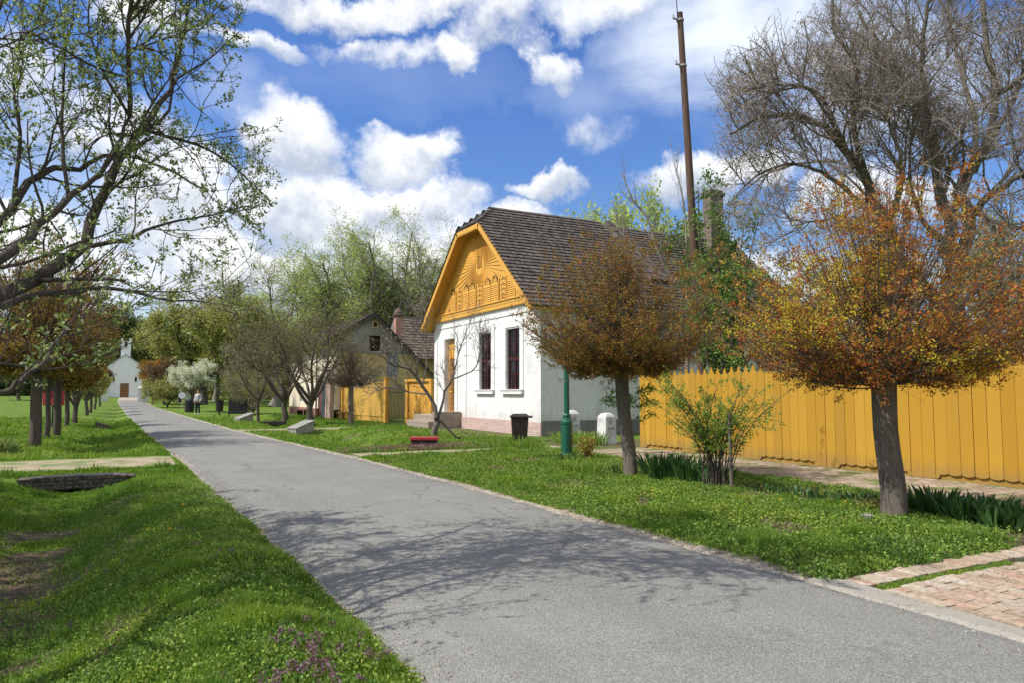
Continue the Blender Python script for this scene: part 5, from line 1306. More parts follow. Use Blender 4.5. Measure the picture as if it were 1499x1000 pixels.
branchy(-2.45, 44.0, 65, 3.9, 1.7, .9, .13, 'fruit_tree', 'forked small fruit tree on the left lawn behind the maples', group='small trees along the left lawn', leaf=LF_YELG, nl=5, l1=9, l2=6, l3=4, leafk=2, lsize=.11, lper=1.2, lsp=.08, upl=.9, twigr=1.5)
for i, (yy_, H_, lf_) in enumerate([(58, 4.2, LF_YELG), (66, 4.6, LF_ORANGE), (78, 4.5, LF_YELG), (92, 5, LF_BROWN)]):
    branchy(-2.6 - i * .1, yy_, 66 + i, H_ * .82, 1.45, 1.2, .11, 'fruit_tree', ['small yellow green tree beyond the forked fruit tree, left of the road', 'small orange tinted tree far along the left side of the road', 'yellow green tree far along the left side of the road before the chapel', 'brownish little tree closest to the chapel on the left of the road'][i], group='small trees along the left lawn', leaf=lf_, nl=6, l1=8, l2=5, l3=3, leafk=3, lsize=.17, lper=1.2, lsp=.12, upl=.85, twigr=2)

# ---------------------------------------------------------------- climbing green growth round the pole, bare tree on the roof line
x_, y_ = 18.6, 21.2
pv, plv, _b = branchy(19.6, 20.5, 71, 10.2, 1.75, 1.6, .14, 'climber_shrub', 'fresh green leafy climber growing up the leaning pole and chimney', 'climbing plant', leaf=LF_GREEN, nl=8, l1=9, l2=6, l3=4, leafk=3, lsize=.12, lper=1.1, lsp=.12, upl=.8, twigr=1.2, cname='foliage', bark=BARK)
branchy(17.6, 18.2, 72, 6.0, 1.4, .8, .10, 'shrub', 'tall green bush between the round maple and the yellow flowering one', 'shrub', leaf=LF_GREEN, nl=7, l1=9, l2=6, l3=4, leafk=4, lsize=.11, lper=1.3, lsp=.10, upl=.8, twigr=1.2, cname='foliage')
branchy(20.8, 19.2, 73, 6.4, 1.7, 1.0, .12, 'sapling', 'dark leaved sapling behind the fence under the chimney', 'sapling', leaf=LF_ROW, nl=6, l1=8, l2=6, l3=4, leafk=3, lsize=.10, lper=1.1, lsp=.10, upl=.8, twigr=1.2)
# bare limb that leans out over the roof
WT_ = Plant(74); bx, by = 19.0, 21.6; root = empty('bare_tree', (bx, by, 0), 0, 'bare tree leaning over the shingle roof beside the pole', 'tree')
dd0 = math.hypot(bx, by); bs = np.array([bx, by, -.1])
lm = [WT_.limb([bs, bs + [0, 0, 2.5], px(1010, 440, dd0), px(985, 405, dd0 - .3), px(962, 365, dd0 - .6), px(950, 325, dd0 - .8), px(925, 290, dd0 - 1), px(908, 250, dd0 - 1)], .10, .02, 20, 7),
      WT_.limb([px(985, 405, dd0 - .3), px(960, 398, dd0 - .5), px(925, 360, dd0 - .6), px(905, 330, dd0 - .7)], .045, .015, 12, 6),
      WT_.limb([px(1010, 440, dd0), px(1005, 360, dd0 + .3), px(1000, 290, dd0 + .4), px(985, 230, dd0 + .5)], .05, .014, 12, 6)]
w1 = WT_.sprout(stackL(lm), 12, 1.9, 38, .45, K=8, sides=4, tmin=.45, up=.5, wob=.07, droop=-.08, rmin=.010)
w2 = WT_.sprout(w1, 4, .7, 35, .6, K=5, sides=3, tmin=.2, up=.15, wob=.1, rmin=.006)
put(WT_.bark('trunk', BARKR, None), root)

# ---------------------------------------------------------------- trees of the background: a few kinds, copied
def proto(kind, seed, **k):
    r, pl, b = branchy(0, 0, seed, z0=0.0, label='x', **k); return r
PK = {}
PK['willow'] = dict(H=15, spread=7.0, trunk_h=3.2, rt=.55, bark=BARKG, leaf=LF_WILLOW, nl=7, l1=12, l2=8, l3=6, leafk=3, lsize=.22, lper=1.3, lsp=.22, upl=.8, droop=.22, twigr=2, asp=.35)
PK['willow_pale'] = dict(H=14, spread=7.0, trunk_h=3.0, rt=.5, bark=BARKG, leaf=LF_WILLOW2, nl=7, l1=11, l2=7, l3=5, leafk=2, lsize=.20, lper=1.1, lsp=.24, upl=.8, droop=.18, twigr=2, asp=.35)
PK['bushy'] = dict(H=11, spread=5.2, trunk_h=1.6, rt=.35, bark=BARK, leaf=LF_YELG, nl=8, l1=11, l2=7, l3=5, leafk=4, lsize=.30, lper=1.3, lsp=.28, upl=.8, twigr=3)
PK['green'] = dict(H=12, spread=5.5, trunk_h=2.0, rt=.35, bark=BARKG, leaf=LF_WILLOW, nl=8, l1=11, l2=7, l3=5, leafk=3, lsize=.28, lper=1.2, lsp=.3, upl=.8, twigr=3)
PK['olive'] = dict(H=13, spread=5.0, trunk_h=2.4, rt=.35, bark=BARKG, leaf=LF_OLIVE, nl=8, l1=11, l2=7, l3=5, leafk=3, lsize=.28, lper=1.1, lsp=.3, upl=.85, twigr=3)
PK['dark'] = dict(H=14, spread=4.2, trunk_h=2.4, rt=.35, bark=BARK, leaf=LF_DKG, nl=9, l1=11, l2=7, l3=5, leafk=4, lsize=.34, lper=1.3, lsp=.35, upl=.9, twigr=3)
PROT = {}
BGT = [  # column px, distance, top y, kind, label, width factor
 (402, 84, 384, 'willow_pale', 'pale green open crowned tree above the fruit trees, left of the willows', 1.0),
 (492, 76, 372, 'willow', 'pale green willow rising left of the grey gable', 1.0),
 (556, 72, 338, 'willow', 'tallest pale green willow with a leaning limb above the grey gable', .78),
 (622, 74, 356, 'willow_pale', 'thin leaved tree rising between the grey gable and the white house', .85),
 (668, 70, 362, 'willow_pale', 'fresh green tree peeping out left of the ochre gable', .8),
 (930, 52, 300, 'green', 'bright green tree crown showing above the shingle roof ridge', .62),
 (345, 88, 440, 'bushy', 'yellow green bushy tree behind the brown shrub', .9),
 (298, 100, 446, 'bushy', 'yellow green tree directly behind the white blossom tree', 1.0),
 (262, 112, 470, 'bushy', 'low yellow tree left behind the white blossom tree', .9),
 (316, 120, 440, 'olive', 'olive tree towering behind the yellow green trees by the blossom', 1.1),
 (240, 182, 470, 'olive', 'olive brown tree just right of the chapel tower', 1.0),
 (372, 115, 455, 'green', 'green tree standing behind the fruit trees', 1.1),
 (430, 105, 450, 'green', 'green tree between the pale open tree and the willow', 1.0),
 (212, 182, 478, 'dark', 'dark tree close beside the chapel wall', 1.1),
 (172, 186, 458, 'dark', 'dark tree standing behind the chapel roof', 1.2),
 (128, 170, 500, 'olive', 'olive tree left of the chapel behind the small trees', 1.1),
 (95, 160, 515, 'dark', 'dark tree at the far edge of the left lawn near the red box', 1.0),
 (62, 150, 520, 'olive', 'olive tree at the far edge of the left lawn behind the thick trunk', 1.0),
 (28, 140, 510, 'bushy', 'yellow green tree at the far left edge of the lawn', 1.0),
 (-12, 135, 500, 'dark', 'dark tree cut by the left border at the far lawn', 1.0),
 (275, 180, 470, 'dark', 'dark tree far behind the white blossom tree', 1.3),
 (520, 110, 420, 'olive', 'olive tree far behind the willow left of the gable', 1.2),
 (1100, 60, 470, 'green', 'green tree far behind the fence between the two maples', .8),
 (1490, 48, 330, 'olive', 'olive twiggy tree behind the huge bare tree at the right border', .8),
 (1200, 55, 400, 'olive', 'olive tree behind the yellow flowering maple beyond the fence', .8)]
rsb = np.random.RandomState(9)
for i, (pxx, dist, ty, kind, lab, wf) in enumerate(BGT):
    x_, y_ = col_at(pxx, dist); z_ = gzf(x_, y_)
    topz = px(pxx, ty, dist)[2]; Hh = topz - z_
    k = PK[kind]; sc = Hh / (k['H'] * .97)
    nm = {'willow': 'willow_tree', 'willow_pale': 'willow_tree'}.get(kind, 'broadleaf_tree')
    if kind not in PROT:
        r = proto(kind, 80 + len(PROT), nm=nm, **k); PROT[kind] = r; o = r
    else:
        src = PROT[kind]; o = src.copy(); COL.objects.link(o)
        for ch in kids(src):
            c = ch.copy(); COL.objects.link(c); c.parent = o; c.matrix_parent_inverse = ch.matrix_parent_inverse
    o.location = (x_, y_, z_); o.rotation_euler = (0, 0, rsb.uniform(0, 6.28)); o.scale = (sc * wf, sc * wf, sc)
    tag(o, lab, 'tree', 'trees of the background')

# ---------------------------------------------------------------- street furniture and small things
GREENP = nmat('bottle_green_paint', (.006, .075, .045), (.010, .11, .065), 3, .35, .002, spec=.5)
lx, ly = 9.93, 15.85; lz = gzf(lx, ly)
LP = empty('street_lamp', (lx, ly, lz), 0, 'bottle green street lamp post rising into the round maple crown', 'street lamp')
MB().lathe([(.17, -.05), (.17, .02), (.145, .05), (.14, .78), (.15, .80), (.15, .86), (.115, .90), (.10, .96), (.105, 1.02), (.075, 1.06)], n=24).build('base', GREENP, LP, smooth=False)
MB().lathe([(.075, 1.02), (.072, 1.9), (.062, 2.75), (.085, 2.77), (.085, 2.83), (.05, 2.87)], n=20).build('pole', GREENP, LP, smooth=False)
ln = MB().lathe([(.06, 2.85), (.12, 2.89), (.12, 2.92)], n=16).build('lantern_base', GREENP, LP)
MB().lathe([(.10, 2.92), (.17, 3.0), (.18, 3.15), (.13, 3.27)], n=20).build('lantern_glass', nmat('milky_glass', (.55, .56, .55), (.65, .66, .65), 2, .2, .001), LP, smooth=True)
MB().lathe([(.19, 3.25), (.17, 3.31), (.05, 3.39), (.02, 3.45)], n=20).build('lantern_cap', GREENP, LP)

BROWNP = nmat('brown_plastic', (.022, .014, .011), (.045, .03, .024), 4, .5, .003, spec=.4)
bx, by = 11.45, 21.2; bz = gzf(bx, by)
BN = empty('litter_bin', (bx, by, bz), math.radians(-28), 'dark brown ribbed litter bin with overhanging lid before the brick plinth', 'bin')
mb = MB(); 
vs = []
for z_, w in ((0.04, .24), (.78, .29)):
    vs += [(-w, -w, z_), (w, -w, z_), (w, w, z_), (-w, w, z_)]
mb.add(vs, [(0, 3, 2, 1), (4, 5, 6, 7), (0, 1, 5, 4), (1, 2, 6, 5), (2, 3, 7, 6), (3, 0, 4, 7)])
for i in range(6):
    f = -.2 + i * .08
    mb.add([(f - .02, -.262, .08), (f + .02, -.262, .08), (f * 1.15 + .02, -.302, .72), (f * 1.15 - .02, -.302, .72)], [(0, 1, 2, 3)]); mb.add([(-.262, f - .02, .08), (-.262, f + .02, .08), (-.302, f * 1.15 + .02, .72), (-.302, f * 1.15 - .02, .72)], [(0, 3, 2, 1)])
mb.build('body', BROWNP, BN, bevel=.012)
mb = MB(); mb.box((-.33, -.33, .78), (.33, .33, .83)); mb.add([(-.31, -.31, .83), (.31, -.31, .83), (.31, .31, .83), (-.31, .31, .83), (-.22, -.22, .90), (.22, -.22, .90), (.22, .22, .90), (-.22, .22, .90)], [(4, 5, 6, 7), (0, 1, 5, 4), (1, 2, 6, 5), (2, 3, 7, 6), (3, 0, 4, 7)]); mb.build('lid', BROWNP, BN, bevel=.01)
MB().cyl((.33, -.2, .80), (.42, -.2, .80), .03, n=8).cyl((.33, .2, .80), (.42, .2, .80), .03, n=8).cyl((.41, -.22, .80), (.41, .22, .80), .022, n=8).build('handle', BROWNP, BN)

CHALK = nmat('chalked_stone', (.34, .33, .31), (.62, .61, .58), 3.5, .95, .012, c3=(.72, .71, .68), fine=7)
for i, (bx, by, h_) in enumerate([(13.05, 20.55, 1.03), (13.35, 18.95, .98)]):
    r_ = empty('stone_bollard', (bx, by, -.03), .1 * i, ['tall chalk white stone bollard behind the green lamp post', 'chalk white stone bollard in long grass between lamp post and fence end'][i], 'bollard', 'white stone bollards by the yard entrance')
    mb = MB(); vs = []
    for z_, w in ((0, .235), (h_ - .16, .205), (h_ - .12, .20), (h_ - .03, .14), (h_, .07)): vs += [(-w, -w, z_), (w, -w, z_), (w, w, z_), (-w, w, z_)]
    fs = [(16, 17, 18, 19)]
    for j in range(4): fs += [(j * 4 + a, j * 4 + (a + 1) % 4, j * 4 + 4 + (a + 1) % 4, j * 4 + 4 + a) for a in range(4)]
    mb.add(vs, fs); mb.build('shaft', CHALK, r_, bevel=.02)
    for g0, g1_ in (((-.14, -.243, h_ * .50), (.12, -.208, h_ * .53)), ((-.11, -.240, h_ * .68), (-.085, -.206, h_ * .82)), ((-.01, -.240, h_ * .66), (.012, -.206, h_ * .8))): MB().box(g0, g1_).build('worn_groove', nmat('grey_stain', (.22, .21, .2), (.3, .29, .27), 6, .95, .003), r_)

REDP = nmat('faded_red_paint', (.38, .03, .04), (.50, .05, .06), 4, .6, .004)
BLK = nmat('matt_black', (.012, .012, .013), (.025, .024, .024), 5, .6, .003)
bx, by = 7.55, 19.75; bz = gzf(bx, by)
r_ = empty('utility_block', (bx, by, bz), math.radians(-22), 'low black block with bright red cover on the verge grass', 'utility box')
MB().box((-.38, -.2, -.1), (.38, .2, .24)).build('body', BLK, r_, bevel=.01); MB().box((-.41, -.23, .24), (.41, .23, .32)).build('cover', REDP, r_, bevel=.01)

STONE = nmat('weathered_concrete', (.20, .19, .165), (.36, .345, .31), 3.5, .95, .012, fine=7)
PALEST = nmat('pale_slab', (.22, .21, .19), (.34, .325, .295), 3.5, .9, .008)
def slope_block(x, y, rz_, sc, lab, mat=STONE, top=PALEST):
    z = gzf(x, y); r = empty('sloped_block', (x, y, z), rz_, lab, 'concrete block', 'sloped blocks beside the road'); r.scale = (sc,) * 3
    mb = MB(); mb.prism([(-.55, -.1), (.55, -.1), (.55, .58), (-.55, .22)], (0, -.38, 0), UX, UZ, UY, .76); mb.build('body', mat, r, bevel=.015)
    mb = MB(); mb.prism([(-.58, .215), (.58, .592), (.58, .64), (-.58, .26)], (0, -.42, 0), UX, UZ, UY, .84); mb.build('top_slab', top, r, bevel=.01); return r
slope_block(6.15, 30.0, math.radians(25), .78, 'pale topped sloped concrete block at the brick culvert on the right verge')
slope_block(5.55, 42.0, math.radians(25), .75, 'small sloped concrete block in front of the brown shrub, farther from the house')
slope_block(-1.05, 38.5, math.radians(180), .55, 'dark brown sloped block on the left lawn beside the road', nmat('brown_board', (.10, .07, .05), (.16, .12, .09), 3, .8, .006), nmat('brown_board_top', (.17, .12, .09), (.22, .17, .12), 3, .8, .006))

# brick culvert heads
CULV = plinth_brick('culvert_brick_shaded', [(.04, .03, .02), (.06, .046, .034), (.05, .037, .027), (.034, .026, .019)], (.03, .025, .02), ax=0)  # brick tones darkened to carry the tree shade over the ditch
def culvert(x0, x1, y0, y1, zt, lab, depth=.55, nm='culvert_head'):
    r = empty(nm, ((x0 + x1) / 2, (y0 + y1) / 2, zt - depth), 0, lab, 'culvert')
    mb = MB(); n = 9
    for i in range(n):
        a = x0 + (x1 - x0) * i / n; b_ = x0 + (x1 - x0) * (i + 1) / n; f = (i + .5) / n * 2 - 1
        zz = zt - .035 * f * f; arch = max(0, .22 * math.sqrt(max(0, .45 - f * f)))
        mb.box((a, y0, zt - depth + arch * 1.2), (b_, y1, zz), r=.5)
    P_(mb, 'wall', CULV, r)
    mb = MB(); mb.box((x0 + .1, y0 + .2, zt - depth - .1), (x1 - .1, y0 + .26, zt - .12)); P_(mb, 'opening_shade', BLK, r)  # black sheet stands for the darkness inside the arch
    mb = MB(); x = x0
    rs = np.random.RandomState(int(abs(x0) * 10))
    while x < x1: mb.box((x, y0 + .02, zt - .05 - .03 * ((x - (x0 + x1) / 2) / (x1 - x0) * 2) ** 2), (x + .12, y1 + .02, zt - .005 + rs.uniform(-.012, .012)- .03 * ((x - (x0 + x1) / 2) / (x1 - x0) * 2) ** 2)); x += .13
    P_(mb, 'coping', CULV, r)
culvert(-1.8, .02, 16.30, 16.75, .0, 'low shade-darkened brick culvert head at the end of the left ditch', depth=.42)
culvert(6.35, 8.0, 30.55, 30.9, .03, 'brick culvert head below the crossing path behind the sloped block', depth=.5)
culvert(6.3, 7.7, 41.2, 41.5, .02, 'farther brick culvert head beside the small sloped block', depth=.4)

# utility pole
PW = nmat('tarred_pole_wood', (.075, .045, .035), (.16, .10, .075), 3, .9, .01, stretch=(6, 6, .5))
pb_, pt_ = np.array([19.35, 21.0, -.1]), np.array([18.42, 21.0, 16.35])
UP = empty('utility_pole', (19.35, 21.0, 0), 0, 'tall leaning brown wooden pole with a lightning rod rising behind the roof', 'pole')
P_(MB().cyl(pb_, pt_, .19, .115, n=14), 'pole', PW, UP)
u = unit(pt_ - pb_)
P_(MB().cyl(pt_ - u * .35 + [-.14, -.02, 0], pt_ + u * 1.9 + [-.14, -.02, 0], .022, .012, n=6), 'lightning_rod', IRON, UP)
for dz_ in (.3, 2.1):
    c = pt_ - u * dz_; mb = MB(); mb.cyl(c - u * .04, c + u * .04, .15, n=12); mb.box(c + [-.34, -.03, -.03], c + [-.13, .03, .03]); mb.cyl(c + [-.34, 0, -.03], c + [-.34, 0, .14], .035, n=8); P_(mb, 'bracket', nmat('pale_metal', (.30, .30, .30), (.42, .42, .41), 5, .5, .003), UP)

# things round the standing visitor
def at_g(pxx, pyy): 
    r = ray(pxx, pyy); t_ = -EYE / r[2]; return (r * t_)[0], (r * t_)[1]
x_, y_ = at_g(321, 609); z_ = gzf(x_, y_)
r_ = empty('litter_bin', (x_, y_, z_), -.3, 'small black litter bin on a post between the visitor and notice board', 'bin')
MB().lathe([(.20, .3), (.24, .32), (.27, 1.02), (.28, 1.05)], n=14).build('basket', BLK, r_); MB().cyl((0, 0, -.1), (0, 0, .32), .05, n=8).build('post', BLK, r_)
x_, y_ = at_g(303, 606); x_ += .0
x_, y_ = col_at(278, 62); z_ = gzf(x_, y_)
r_ = empty('litter_bin', (x_, y_, z_), -.3, 'black bin partly hidden behind the standing visitor', 'bin')
MB().lathe([(.30, .05), (.34, .1), (.36, .95), (.2, 1.08)], n=14).build('body', BLK, r_)
MB().box((-.3, -.05, 1.0), (.3, .05, 1.06)).build('lid_bar', BLK, r_)
x_, y_ = at_g(348, 608); z_ = gzf(x_, y_)
r_ = empty('notice_board', (x_, y_, z_), -.45, 'black notice board on two legs beside the brown shrub', 'notice board')
MB().box((-.6, -.05, .35), (.6, .05, 1.35)).build('panel', BLK, r_, bevel=.02)
for s in (-.62, .62): MB().box((s - .04, -.04, -.1), (s + .04, .04, 1.5)).build('leg', BLK, r_)
x_, y_ = at_g(336, 608); x_, y_ = col_at(364, 57); z_ = gzf(x_, y_)
r_ = empty('wooden_stump', (x_, y_, z_), 0, 'pale leaning split log standing between notice board and shrub', 'log')
mb = MB(); mb.prism([(-.22, -.1), (.1, -.1), (.16, .9), (.08, 1.3), (-.02, 1.25)], (0, -.15, 0), UX, UZ, UY, .25); mb.build('log', nmat('split_wood', (.30, .24, .18), (.45, .37, .29), 5, .9, .01, stretch=(3, 3, .5)), r_)
x_, y_ = at_g(275, 603); z_ = gzf(x_, y_)
r_ = empty('green_post', (x_, y_, z_), 0, 'pale green painted post left of the standing visitor', 'post')
MB().box((-.16, -.16, -.1), (.16, .16, 1.55)).build('shaft', nmat('pale_green_paint', (.42, .50, .42), (.55, .62, .54), 3, .7, .003), r_); MB().box((-.19, -.19, 1.55), (.19, .19, 1.63)).build('cap', WHITE, r_)
x_, y_ = at_g(266, 598); z_ = gzf(x_, y_)
r_ = empty('round_sign', (x_, y_, z_), -.3, 'small round white sign on a post before the yellow green bush', 'sign')
MB().cyl((0, 0, -.1), (0, 0, 1.2), .035, n=8).build('post', nmat('pale_metal', (.3, .3, .3), (.42, .42, .41), 5, .5, .003), r_); MB().cyl((0, -.03, 1.3), (0, -.07, 1.3), .34, n=24).build('plate', nmat('lilac_white', (.55, .54, .6), (.66, .65, .7), 2, .5, .001), r_)
# red box behind the row of maples
x_, y_ = col_at(79, 37); z_ = gzf(x_, y_)
r_ = empty('red_box', (x_, y_, z_), -.3, 'red box on a post seen between the trunks of the maple row', 'post box')
MB().cyl((0, 0, -.1), (0, 0, 1.05), .05, n=8).build('post', BLK, r_); MB().box((-.36, -.2, 1.0), (.36, .2, 1.62)).build('body', REDP, r_, bevel=.03); MB().box((-.25, -.215, 1.42), (.25, -.201, 1.47)).build('slot', BLK, r_)
mb = MB(); mb.prism([(-.4, 1.62), (.4, 1.62), (0, 1.82)], (0, -.24, 0), UX, UZ, UY, .48); mb.build('roof', BLK, r_)
# red and grey bench by the cream wall
x_, y_ = at_g(432, 611); x_, y_ = 10.1, 48.6
r_ = empty('bench', (x_, y_, 0), 0, 'low dark red bench at the cream wall of the gabled house', 'bench')
MB().box((-.2, -1.3, .42), (.25, 1.3, .48)).build('seat', nmat('dark_red_wood', (.12, .035, .03), (.17, .06, .045), 3, .7, .003), r_)
for s in (-1.1, 1.1): MB().box((-.18, s - .05, -.02), (.22, s + .05, .42)).build('leg', BLK, r_)
x_, y_ = 10.9, 41.6
r_ = empty('stool', (x_, y_, 0), 0, 'short brown wooden stool before the ochre board fence', 'stool')
MB().box((-.25, -.6, .4), (.25, .6, .46)).build('seat', WOODB, r_)
for sx in (-.18, .18):
    for sy in (-.5, .5): MB().box((sx - .035, sy - .035, -.02), (sx + .035, sy + .035, .4)).build('leg', WOODB, r_)
# pale stone in the grass by the first maple
x_, y_ = at_g(1270, 771); z_ = gzf(x_, y_)
bm = bmesh.new(); bmesh.ops.create_icosphere(bm, subdivisions=3, radius=1)
for v in bm.verts:
    v.co = Vector((v.co.x * .11, v.co.y * .075, v.co.z * .05)) * (1 + .25 * (vnoise(v.co.x * 3, v.co.y * 3, 1, 4) - .5))
me = bpy.data.meshes.new('stone'); bm.to_mesh(me); bm.free(); me.materials.append(PALEST)
st_ = bpy.data.objects.new('stone', me); COL.objects.link(st_); st_.location = (x_, y_, z_ + .04); tag(st_, 'small pale stone in the grass at the foot of the yellow flowering maple', 'stone')
for p in me.polygons: p.use_smooth = True

# ---------------------------------------------------------------- the standing visitor
def skin_figure(name, pts, edges, rad, mat, parent, root_i=0, sub=2):
    me = bpy.data.meshes.new(name); me.from_pydata(pts, edges, []); o = bpy.data.objects.new(name, me); COL.objects.link(o); o.parent = parent
    o.modifiers.new('skin', 'SKIN'); 
    sv = me.skin_vertices[0].data if me.skin_vertices else None
    if sv is None: return o
    for i, r in enumerate(rad): sv[i].radius = (r, r) if not isinstance(r, tuple) else r
    sv[root_i].use_root = True
    s = o.modifiers.new('sub', 'SUBSURF'); s.levels = sub; s.render_levels = sub; me.materials.append(mat); 
    return o
x_, y_ = at_g(289, 608); z_ = gzf(x_, y_)
PR = empty('person', (x_, y_, z_), math.radians(-35), 'standing visitor in a pale grey top and dark trousers by the bins', 'person')
SKIN = nmat('skin', (.45, .27, .19), (.50, .31, .22), 4, .6, .001)
pts = [(0, 0, .93), (0, 0, 1.12), (0, .01, 1.32), (0, .01, 1.44), (0, .0, 1.53), (0, -.015, 1.62), (0, -.01, 1.71),
       (.17, .01, 1.40), (.24, .01, 1.12), (.22, -.12, .90), (.21, -.16, .82), (-.17, .01, 1.40), (-.23, .03, 1.12), (-.20, -.10, .92), (-.19, -.14, .84),
       (.09, 0, .88), (.10, -.02, .48), (.11, .02, .08), (.12, -.13, .04), (-.09, 0, .88), (-.11, .0, .48), (-.13, .04, .08), (-.14, -.10, .04)]
ed = [(0, 1), (1, 2), (2, 3), (3, 4), (4, 5), (5, 6), (3, 7), (7, 8), (8, 9), (9, 10), (3, 11), (11, 12), (12, 13), (13, 14), (0, 15), (15, 16), (16, 17), (17, 18), (0, 19), (19, 20), (20, 21), (21, 22)]
rd = [.14, .12, .14, .09, .052, .085, .07, .055, .045, .036, .03, .055, .045, .036, .03, .085, .06, .042, .035, .085, .06, .042, .035]
skin_figure('body', pts, ed, rd, SKIN, PR)
jp = [pts[i] for i in (0, 1, 2, 3, 7, 8, 9, 11, 12, 13)]; je = [(0, 1), (1, 2), (2, 3), (3, 4), (4, 5), (5, 6), (3, 7), (7, 8), (8, 9)]
skin_figure('jacket', jp, je, [.185, .165, .185, .11, .08, .068, .056, .08, .068, .056], nmat('pale_grey_cloth', (.38, .40, .43), (.48, .50, .53), 5, .9, .004), PR)
tp = [(0, 0, .98)] + [pts[i] for i in (15, 16, 17, 19, 20, 21)]; te = [(0, 1), (1, 2), (2, 3), (0, 4), (4, 5), (5, 6)]
skin_figure('trousers', tp, te, [.15, .105, .08, .065, .105, .08, .065], nmat('dark_navy_cloth', (.014, .015, .025), (.025, .026, .038), 5, .9, .004), PR)
for s, (a_, b_) in enumerate((((.11, .05, .05), (.125, -.15, .035)), ((-.13, .07, .05), (-.145, -.12, .035)))):
    skin_figure('shoe', [a_, tuple((np.array(a_) + np.array(b_)) / 2), b_], [(0, 1), (1, 2)], [.052, .055, .045], nmat('white_rubber', (.6, .6, .58), (.7, .7, .68), 5, .7, .001), PR)
skin_figure('hair', [(0, .03, 1.60), (0, .03, 1.70), (0, -.02, 1.775)], [(0, 1), (1, 2)], [.07, .09, .075], nmat('brown_hair', (.06, .035, .02), (.11, .07, .04), 9, .7, .004), PR)
mb = MB()
for s in (-.032, .032): mb.lathe([(0.002, -.008), (.010, 0), (.002, .008)], (s, -.098, 1.635), 6)
mb.build('eyes', BLK, PR)

# ---------------------------------------------------------------- flower bed plants
def blades(name, C, h, w, mat, rs, lean=.35, segs=2, parent=None, hvar=.4, dirs=None, rnd=None, fold=0.0, tipw=.0, droop=.0):
    """upright tapering leaves; C (m,3), h (m,), w (m,)"""
    m = len(C); a = rs.uniform(0, 2 * PI, m); l = np.abs(rs.normal(0, lean, m)) if dirs is None else np.linalg.norm(dirs, axis=1)
    dx, dy = (np.cos(a) * l, np.sin(a) * l) if dirs is None else (dirs[:, 0], dirs[:, 1])
    fa = rs.uniform(0, 2 * PI, m); wx, wy = np.cos(fa), np.sin(fa)
    rows = []
    for k in range(segs + 1):
        f = k / segs
        cx_ = C[:, 0] + dx * h * f ** 1.6; cy_ = C[:, 1] + dy * h * f ** 1.6; czz = C[:, 2] + h * (f - droop * f ** 3) * np.sqrt(np.maximum(.15, 1 - (l * f * .7) ** 2))
        if k < segs:
            ww = w * (1 - .45 * f ** 1.5) * (1 if k else .7)
            rows += [np.stack([cx_ - wx * ww / 2, cy_ - wy * ww / 2, czz], 1), np.stack([cx_ + wx * ww / 2, cy_ + wy * ww / 2, czz], 1)]
        else: rows.append(np.stack([cx_, cy_, czz], 1))
    V = np.stack(rows, 1); n = V.shape[1]; i = np.arange(m) * n
    Qs = [np.stack([i + 2 * k, i + 2 * k + 1, i + 2 * k + 3, i + 2 * k + 2], 1) for k in range(segs - 1)]
    T = np.stack([i + 2 * segs - 2, i + 2 * segs - 1, i + 2 * segs], 1)
    r = rs.uniform(0, 1, m) if rnd is None else rnd
    return mesh_np(name, V.reshape(-1, 3), ([np.concatenate(Qs)] if Qs else []) + [T], mat, parent, rnd=np.concatenate([np.tile(r, segs - 1), r]))
def clump(x, y, n, rad, h, w, lab, nm='iris_clump', mat=None, cat='plant', group='leafy clumps in the flower bed', seed=0, lean=.28):
    rs = np.random.RandomState(seed); z = gzf(x, y); a = rs.uniform(0, 2 * PI, n); r = np.sqrt(rs.uniform(0, 1, n))
    rx_, ry_ = rad if isinstance(rad, tuple) else (rad, rad)
    C = np.stack([np.cos(a) * r * rx_, np.sin(a) * r * ry_, np.full(n, -.02)], 1)
    d = np.stack([np.cos(a) * r * .4, np.sin(a) * r * .4, 0 * a], 1) + rs.normal(0, lean * .5, (n, 3)) * [1, 1, 0]
    hh = h * rs.uniform(.55, 1.1, n); o = blades(nm, C, hh, w * rs.uniform(.7, 1.3, n), mat or LF_IRIS, rs, segs=4, dirs=d, droop=.12)
    o.location = (x, y, z); tag(o, lab, cat, group); return o
clump(8.75, 10.6, 240, (.32, .45), .60, .045, 'dense dark iris clump right at the foot of the second maple', seed=1)
clump(8.85, 9.95, 240, (.32, .45), .56, .045, 'dark iris clump between the second maple and the rose bush', seed=2)
clump(8.9, 9.4, 90, (.25, .25), .42, .04, 'thin iris clump behind the stems of the rose bush', seed=3)
clump(8.6, 11.7, 60, (.25, .35), .28, .035, 'short iris clump on the lamp post side of the second maple', seed=4)
clump(9.35, 14.9, 90, (.35, .6), .22, .035, 'low dark clump of leaves beside the green lamp base', seed=5)
for i, (dx_, dy_) in enumerate([(9.05, 8.5), (9.1, 7.9), (9.15, 7.35), (9.3, 6.9)]):
    clump(dx_, dy_, 55, (.25, .30), .20, .045, ['broad leaved low plant right of the rose bush stems', 'second broad leaved low plant right of the rose bush', 'third broad leaved low plant midway from rose bush to big maple', 'low broad leaved plant nearest the big maple on its rose bush side'][i], nm='tulip_clump', seed=10 + i)
for i, (dx_, dy_, n_l, h_) in enumerate([(9.05, 5.75, 120, .46), (8.95, 5.3, 130, .42), (9.25, 5.2, 100, .42), (9.0, 4.85, 140, .38), (9.35, 4.6, 140, .36), (9.8, 4.75, 100, .34)]):
    clump(dx_, dy_, n_l, (.26, .28), h_, .05, ['tall dark leafy clump touching the big maple trunk', 'dark leafy clump a step right of the big maple trunk', 'leafy clump behind the others right of the big maple', 'glossy leafy clump above the brick apron edge', 'leafy clump at the right border above the brick apron', 'rearmost leafy clump at the right border near the brick walk'][i], seed=20 + i)
